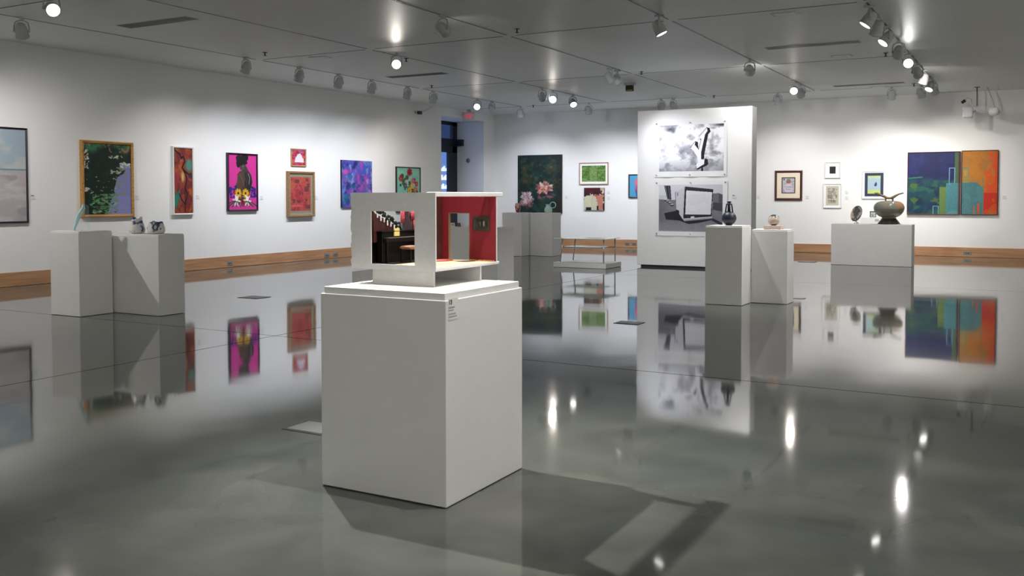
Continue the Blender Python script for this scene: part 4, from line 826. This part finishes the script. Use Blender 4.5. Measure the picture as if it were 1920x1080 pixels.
for i in range(14): mb.lathe([(.004, 0), (.007, .003), (.002, .006)], (-2.90+i*.012-ox, RY-.012+rnd.uniform(-.004, .004)-oy, zf), 6)
mb.build('straw_trim', mat('straw', rgb(190, 140, 80), .8), hs)
MB().lathe([(.012, 0), (.014, .006), (.008, .013)], (-3.06-ox, 4.50-oy, zf+.004), 12).build('white_dish', bits, hs)
board = mat('support_board', (.72, .70, .67), .6, noise=.04, nscale=20)
for yy, x0_, x1_ in ((4.115, -3.165, -2.762), (4.565, -3.18, -2.745)):
    MB().bbox(x0_-ox, x1_-ox, yy-oy, yy+.016-oy, 0, HZ0-oz, .001).build('support_board', board, hs)

# ------------------------------------------------------------------ glass display table on a low plinth
pedestal('low white plinth under the glass table in front of back wall', -9.21, -7.95, 18.45, 19.30, .11, cap=False, group='low white plinths')
gt = thing('glass_table', 'two-tier glass table with thin metal legs on a low plinth', 'table', (-8.58, 18.87, .1125))
MB().bbox(-.62, .62, -.42, .42, .515, .527, .002).build('glass_top', M['glass_edge'], gt); MB().bbox(-.44, .44, -.26, .26, .33, .34, .002).build('glass_shelf', M['glass_edge'], gt)
for dx, dy, tx in ((-.50, -.33, .06), (.55, -.36, 0), (-.50, .33, .06), (.52, .34, 0)): MB().tube([(dx, dy, 0), (dx+tx, dy, .515)], .013, 10).build('leg', M['steel'], gt)
for dy in (-.30, .30): MB().tube([(-.48, dy, .326), (.54, dy, .326)], .007, 8).build('rail', M['steel'], gt)

# ------------------------------------------------------------------ ceramics and small sculptures
def paint_mesh(o, fn):
    co = np.array([v.co[:] for v in o.data.vertices]); set_paint(o.data, lin(np.clip(fn(co), 0, 255)/255.0))
def vnoise(co, s, seed=0):
    r_ = np.random.default_rng(seed); out = np.zeros(len(co))
    for k_ in range(6):
        d = r_.normal(size=3); d /= np.linalg.norm(d); out += np.sin(co@d*s*(1+.5*k_)+r_.random()*6.28)/(1+.4*k_)
    return out/2.2
def fine(prof, n=4):
    out = []
    for (r0, z0), (r1, z1) in zip(prof[:-1], prof[1:]):
        for i in range(n): t = i/n; out.append((r0+(r1-r0)*t, z0+(z1-z0)*t))
    return out+[prof[-1]]
def arc(r, z0, z1, n=16, r0=0.0, r1=0.0, cz=None):
    """sphere-like profile between heights"""
    cz = (z0+z1)/2 if cz is None else cz; R = r; out = []
    for i in range(n+1):
        z = z0+(z1-z0)*(0.5-0.5*math.cos(math.pi*i/n)); q = 1-((z-(z0+z1)/2)/((z1-z0)/2))**2; out.append((max(R*math.sqrt(max(q, 0)), r0 if z < cz else r1, .002), z))
    return out
# teal glass + clear glass leaning pieces on the left pedestal
q = at(142, 432, 2, 1.105)
r = thing('glass_sculpture', 'leaning teal glass blade beside a clear glass sheet on left pedestal', 'sculpture', (-11.02, 8.02, 1.105))
teal = mat('teal_glass', rgb(176, 214, 220), .2, noise=.15, nscale=30, coat=.3)
def onplane(px, py, Y=8.02): q = at(px, py, 1, Y); return (q.x+11.02, q.y-8.02, q.z-1.105)
mb = MB(); a, b, c_ = onplane(139, 430), onplane(148, 404), onplane(157, 382); mb.tube([(a[0], 0, 0.0), a, b, (c_[0]-.01, 0, c_[2]-.06), c_], [.006, .014, .028, .026, .010], 12)
o = mb.build('teal_blade', teal, r)
p1, p2, p3, p4 = onplane(157, 383), onplane(165, 386), onplane(168, 432), onplane(163, 432)
mb = MB().prism([(p1[0], p1[2]), (p2[0], p2[2]), (p3[0], 0.001), (p4[0], 0.001)], .006, .012, 1); mb.build('clear_sheet', M['glass_aqua'], r)
MB().bbox(-.12, .10, -.05, .06, 0, .004, .001).build('glass_base', M['glass_aqua'], r)
# blue and white bowls
def bluewhite(co):
    f = vnoise(co, 26, 3)+.6*vnoise(co, 60, 4); base = np.tile(np.array([214, 210, 204.]), (len(co), 1)); m_ = (np.clip((f-.35+np.clip((co[:, 2]-.09)*6, -1, 1)*.5)*3, 0, 1))[:, None]
    return base*(1-m_)+np.array([60, 80, 128.])*m_
for px, lab, pr, hh, seed in ((257, 'blue and white ceramic bowl with pinched rim, left of the pair', [(.055, 0), (.095, .012), (.108, .04), (.105, .075), (.088, .12), (.072, .165), (.068, .205), (.058, .205), (.062, .16), (.08, .1), (.09, .05), (.02, .02)], .2, 1),
                              (293, 'blue and white ceramic bowl with ring handle, right of the pair', [(.06, 0), (.10, .012), (.118, .04), (.115, .08), (.10, .125), (.088, .155), (.078, .155), (.09, .12), (.10, .07), (.02, .02)], .16, 2)):
    q = at(px, 425, 1, 8.56 if px > 270 else 8.52); r = thing('ceramic_bowl', lab, 'bowl', (q.x, 8.56 if px > 270 else 8.52, 1.0605), 0, 'blue and white bowls')
    o = MB().lathe(fine(pr, 5), n=48, sy=.95).build('bowl_body', M['glaze'], r)
    for v in o.data.vertices:
        a = math.atan2(v.co.y, v.co.x); k_ = max(0, v.co.z-.06)/.14; v.co.z += k_*(.016*math.sin(a*2+seed)+.008*math.sin(a*5)); v.co.x *= 1+k_*.06*math.sin(3*a)
    paint_mesh(o, bluewhite)
    h = MB(); c0 = .10 if px < 270 else .095; sgn = 1 if px < 270 else 1
    if px < 270: h.tube([(.09, -.01, .10), (.125, -.02, .09), (.14, -.02, .07), (.13, -.02, .045), (.105, -.01, .035)], .012, 8); h.tube([(-.06, -.03, .19), (-.03, -.05, .215), (.01, -.04, .205)], .016, 8)
    else: h.tube([(.06, -.07, .155), (.1, -.08, .15), (.115, -.07, .11), (.105, -.08, .06), (.07, -.095, .05), (.05, -.10, .09), (.06, -.09, .13)], .014, 8); h.tube([(-.09, -.04, .07), (-.135, -.03, .08), (-.125, -.03, .045)], .010, 8)
    h.build('handle', mat('cobalt_glaze', rgb(66, 82, 120), .25, noise=.3, nscale=40), r)
# dark blue sphere vase with three-column neck
q = at(1367, 400, 1, 13.34)
r = thing('vase', 'dark blue round vase with a tall caged neck and stopper', 'vase', (q.x, 13.34, 1.135)); dk = mat('midnight_glaze', rgb(24, 32, 50), .45, noise=.3, nscale=50, bump=.3)
MB().lathe([(.03, 0), (.045, .004)]+[(a, b+.004) for a, b in arc(.105, 0, .20, 18)][3:-2]+[(.03, .20)], n=36).build('body', dk, r)
for k_ in range(4):
    a = k_*math.pi/2+.5; MB().tube([(.052*math.cos(a), .052*math.sin(a), .185), (.045*math.cos(a), .045*math.sin(a), .25), (.036*math.cos(a), .036*math.sin(a), .30)], .010, 8).build('neck_column', dk, r)
MB().lathe([(.02, .195), (.018, .30), (.044, .30), (.046, .312), (.03, .318), (.022, .325), (.034, .335), (.034, .342), (.02, .35), (.008, .352)], n=24).build('stopper', dk, r)
# pale sphere on a pink block
q = at(1451, 415, 1, 13.80)
r = thing('block_base', 'flat pinkish block under the pale sphere vase', 'block', (q.x, 13.80, 1.073)); MB().bbox(-.122, .122, -.1, .1, 0, .055, .004).build('block', mat('pink_clay', rgb(196, 172, 164), .7, noise=.05), r)
r = thing('vase', 'pale cream sphere vase with dark starry top on pink block', 'vase', (q.x, 13.80, 1.128))
o = MB().lathe([(.03, 0)]+[(a, b) for a, b in arc(.084, .0, .162, 26)][3:-2]+[(.022, .160), (.018, .15)], n=48).build('body', M['glaze'], r)
def pale(co):
    a = np.arctan2(co[:, 1], co[:, 0]); t = .125+.012*np.sin(a*8); m_ = np.clip((co[:, 2]-t)*200, 0, 1)[:, None]; b_ = np.clip((.016-co[:, 2])*200, 0, 1)[:, None]
    c = np.array([206, 190, 176.])*(1-m_)+np.array([60, 66, 74.])*m_; return c*(1-b_)+np.array([40, 36, 40.])*b_
paint_mesh(o, pale)
# big lidded jar with branch handle
q = at(1669, 420, 2, .93); JX = q.x; JY = 22.42
r = thing('lidded_jar', 'big grey-brown lidded jar with antler-like branch handle on wide pedestal', 'jar', (JX, JY, .93))
gl = vcol = M['glaze']
prof = [(.235, 0), (.24, .015), (.225, .035), (.185, .09), (.15, .135), (.145, .15), (.165, .16), (.225, .19), (.275, .235), (.31, .29), (.325, .35), (.322, .40), (.30, .45), (.26, .49), (.20, .515), (.12, .528), (.03, .532)]
o = MB().lathe(fine(prof, 4), n=64).build('body', M['glaze'], r)
def jar(co):
    z = co[:, 2]; f = vnoise(co, 9, 5)*.5+.5; c = np.tile(np.array([122, 124, 112.]), (len(co), 1)); k_ = np.clip((f-.5)*3, 0, 1)[:, None]*np.clip((z-.25)*5, 0, 1)[:, None]; c = c*(1-k_)+np.array([164, 120, 84.])*k_
    k_ = np.clip((.27-z)*8, 0, 1)[:, None]*.8; c = c*(1-k_)+np.array([150, 128, 112.])*k_; k_ = np.clip((.15-z)*40, 0, 1)[:, None]; return c*(1-k_)+np.array([52, 48, 48.])*k_
paint_mesh(o, jar)
br = mat('branch_brown', rgb(116, 96, 76), .5, noise=.4, nscale=25)
h = MB().tube([(-.30, 0, .695), (-.25, 0, .685), (-.16, 0, .645), (-.09, 0, .615), (-.04, 0, .588), (.03, 0, .585), (.08, 0, .60), (.13, 0, .635), (.20, 0, .675), (.30, 0, .70)], [.012, .028, .026, .03, .026, .024, .032, .024, .018, .014], 12)
h.tube([(-.25, 0, .685), (-.31, -.02, .71)], [.014, .006], 8).tube([(-.07, 0, .60), (-.07, 0, .52)], .018, 8).tube([(.07, 0, .60), (.08, 0, .52)], .018, 8); h.build('branch_handle', br, r)
# tilted dish
q = at(1603, 420, 2, .93)
r = thing('ceramic_dish', 'dark oval dish with pale rim standing tilted on wide pedestal', 'dish', (q.x, 22.42, .93))
o = MB().lathe([(.002, -.01), (.09, -.012), (.15, .004), (.19, .03), (.185, .045), (.15, .03), (.12, .022), (.06, .012), (.003, .01)], n=40, sx=.62, cap=False).build('dish', M['glaze'], r, loc=(0, 0, .232), rot=(0, 0, 0))
def dish(co):
    rr = np.hypot(co[:, 0]/.62, co[:, 1])+.02*vnoise(co, 30, 2); a = np.arctan2(co[:, 1], co[:, 0]); m_ = ((rr > .118) & (rr < .145))[:, None]*1.0; e = (np.cos(a-3.6) > .75)[:, None]*(rr > .14)[:, None]
    c = np.array([66, 66, 68.])*(1-m_)+np.array([158, 158, 150.])*m_; return c*(1-e)+np.array([190, 166, 140.])*e
paint_mesh(o, dish); o.rotation_euler = (math.radians(80), math.radians(22), math.radians(18)); 
MB().tube([(-.05, .05, 0), (0, .03, .06), (.05, .05, 0)], .006, 6).tube([(0, .09, 0), (0, .04, .12)], .006, 6).build('stand', M['black'], r)
# small framed round piece on the narrow pedestal
q = at(1637, 406, 2, 1.005); q = at(1637, 399, 1, 26.2)
r = thing('framed_medallion', 'tiny square black framed round medallion on the narrow back pedestal', 'medallion', (q.x, 26.2, 1.005))
frame_mesh(.16, .16, .02, .02, .002).build('frame', mat('green_black_frame', rgb(34, 60, 52), .4), r); MB().box(-.075, .075, -.008, -.002, .005, .155).build('backing', whitemat, r); MB().lathe([(.055, 0), (.05, .006)], n=24).build('medallion', mat('grey_relief', rgb(150, 152, 148), .5, noise=.4, nscale=60), r, loc=(0, -.008, .08), rot=(math.pi/2, 0, 0))
# small reddish vase and pale pitcher
q = at(971, 398, 2, 1.135); q = at(971, 398, 1, 21.55)
r = thing('vase', 'small reddish brown cylinder vase on the far pedestal pair', 'vase', (q.x, 21.55, 1.135))
o = MB().lathe(fine([(.045, 0), (.05, .01), (.06, .06), (.075, .13), (.076, .18), (.068, .235), (.06, .25), (.052, .245), (.03, .2)], 3), n=32).build('body', M['glaze'], r)
paint_mesh(o, lambda co: np.where((vnoise(co, 30, 7) > .25)[:, None], np.array([196, 156, 142.]), np.array([112, 54, 56.])))
q = at(1028, 399, 1, 21.9)
r = thing('pitcher', 'pale celadon pitcher with large ring handle on far pedestal', 'pitcher', (q.x, 21.9, 1.13)); cel = mat('celadon', rgb(176, 206, 192), .25, noise=.12, nscale=20, coat=.3)
MB().lathe(fine([(.07, 0), (.09, .015), (.105, .06), (.098, .11), (.07, .16), (.062, .19), (.075, .225), (.068, .225), (.055, .19), (.04, .12)], 3), n=36).build('body', cel, r)
MB().tube([(.05+.085+.085*math.cos(a)*1.0, 0, .205+.075*math.sin(a)) for a in [math.radians(v) for v in range(215, -130, -15)]], .013, 10).build('handle', cel, r)
# small items on the pedestal behind the miniature room
q = at(849, 420, 1, 13.0)
r = thing('card', 'small white card seen through the miniature doorway', 'card', (q.x, 13.0, 1.06), math.radians(25)); mb = MB().bbox(-.034, .034, -.004, .004, 0, .062, .001).build('card_body', M['paper'], r); MB().box(-.022, .022, -.006, -.004, .015, .045).build('picture', mat('card_grey', rgb(180, 174, 168), .7, noise=.3, nscale=150), r)
q = at(861, 420, 1, 13.0)
r = thing('small_sculpture', 'small brown wedge with pale edge beside the white card', 'sculpture', (q.x, 13.0, 1.06)); MB().prism([(-.045, 0), (.05, 0), (.035, .062), (-.02, .062)], -.02, .02, 1).build('wedge', mat('brown_clay', rgb(110, 88, 82), .6, noise=.2), r); MB().prism([(.05, 0), (.068, 0), (.05, .062), (.035, .062)], -.02, .02, 1).build('pale_edge', bits, r)

# ------------------------------------------------------------------ wall and ceiling devices
q = at(876, 208, 0, XL+.25)
r = thing('exit_sign', 'small white exit sign with red letters hung above the recess', 'exit sign', (XL+.10, 24.66, ZC))
ey = at(879, 220, 1, 24.6)
MB().box(-.05, .06, -.02, .02, -.08, 0).build('mount', M['flange'], r)
yaw_s = .35
sg = MB().bbox(-.20, .20, -.025, .025, -.35, -.06, .006).build('sign_face', mat('exit_face', rgb(226, 212, 212), .5), r, rot=(0, 0, yaw_s)); r.location = (ey.x, 24.6, ZC)
text_mesh('lettering', 'EXIT', .16, mat('exit_red', rgb(200, 40, 60), .5, emit=rgb(210, 50, 70), estr=.6), sg, (0, -.027, -.205), bold=.002, sx=.72)
q = at(787, 210, 0, XL+.15)
r = thing('security_camera', 'small dark security camera on a bent arm high on left wall', 'camera', (XL, q.y, q.z)); MB().lathe([(.04, 0), (.04, .02)], n=16).build('wall_mount', M['head'], r, rot=(0, math.pi/2, 0)); MB().tube([(0, .02, 0), (.12, .12, .02), (.25, .30, .10), (.26, .42, .17)], .012, 8).build('arm', M['head'], r); MB().bbox(.08, .17, -.04, .10, -.06, .03, .008).build('camera_body', M['black'], r)
r = thing('ceiling_speaker_rig', 'ceiling-hung pole with a bent camera arm and cables at upper right', 'camera', (at(1832, 170, 1, 25.6).x, 25.6, ZC))
def rp(x, y): q = at(x, y, 1, 25.6); return Vector((q.x-r.location.x, 0, q.z-ZC))
MB().tube([(0, 0, 0), rp(1832, 199)], .018, 10).lathe([(.07, -.012), (.07, 0)], n=16).build('pole', M['outlet'], r)
MB().tube([rp(1832, 199), rp(1826, 200), rp(1821, 195), rp(1821, 187), rp(1815, 184), rp(1807, 190)], .016, 8).build('arm', M['head'], r)
MB().tube([rp(1803, 193), rp(1810, 188)], [.035, .04], 12).build('camera_body', M['black'], r)
MB().tube([rp(1830, 200), rp(1835, 207), rp(1845, 210), rp(1854, 210)], .008, 6).build('cable', M['head'], r)
q = at(1815, 211, 1, 25.7)
r = thing('loudspeaker', 'small grey wall loudspeaker under the ceiling camera at upper right', 'speaker', (q.x, 25.7, q.z)); MB().bbox(-.11, .11, -.10, .10, -.13, .13, .015).build('cabinet', M['head'], r); MB().bbox(-.09, .09, -.106, -.10, -.11, .11, .002).build('grille', M['outlet'], r); MB().tube([(.11, 0, 0), (.16, .1, .05), (.14, .9, .05)], .014, 8).build('bracket', M['head'], r)
q = at(1864, 209, 1, 25.8)
r = thing('projector_lamp', 'pale round device with clear dome at the far upper right', 'device', (q.x, 25.8, q.z)); MB().lathe([(.03, -.10), (.10, -.08), (.125, 0), (.10, .08), (.03, .10)], n=24).build('dome', M['wall'], r); MB().tube([(0, 0, .10), (-.05, 0, .3), (-.16, 0, ZC-q.z)], .012, 8).build('hanger', M['head'], r)
q = at(1163, 150, 2, ZC)
r = thing('ceiling_box', 'small dark box with yellow stripe beneath the middle of the ceiling', 'box', (q.x, q.y+.6, ZC)); MB().bbox(-.14, .14, -.05, .05, -.06, 0, .004).build('mount', M['head'], r); MB().bbox(-.10, .08, -.04, .04, -.20, -.06, .006).build('housing', M['black'], r); MB().box(-.09, .07, -.043, -.04, -.19, -.165).build('stripe', mat('yellow_stripe', rgb(150, 150, 60), .5), r)
q = at(878, 301, 1, NY1)
r = thing('thermostat', 'small grey round control on the side of the exit recess', 'thermostat', (q.x, NY1, q.z)); MB().lathe([(.07, 0), (.07, .02), (.05, .035)], n=20).build('dial', M['outlet'], r, rot=(math.pi/2, 0, 0))
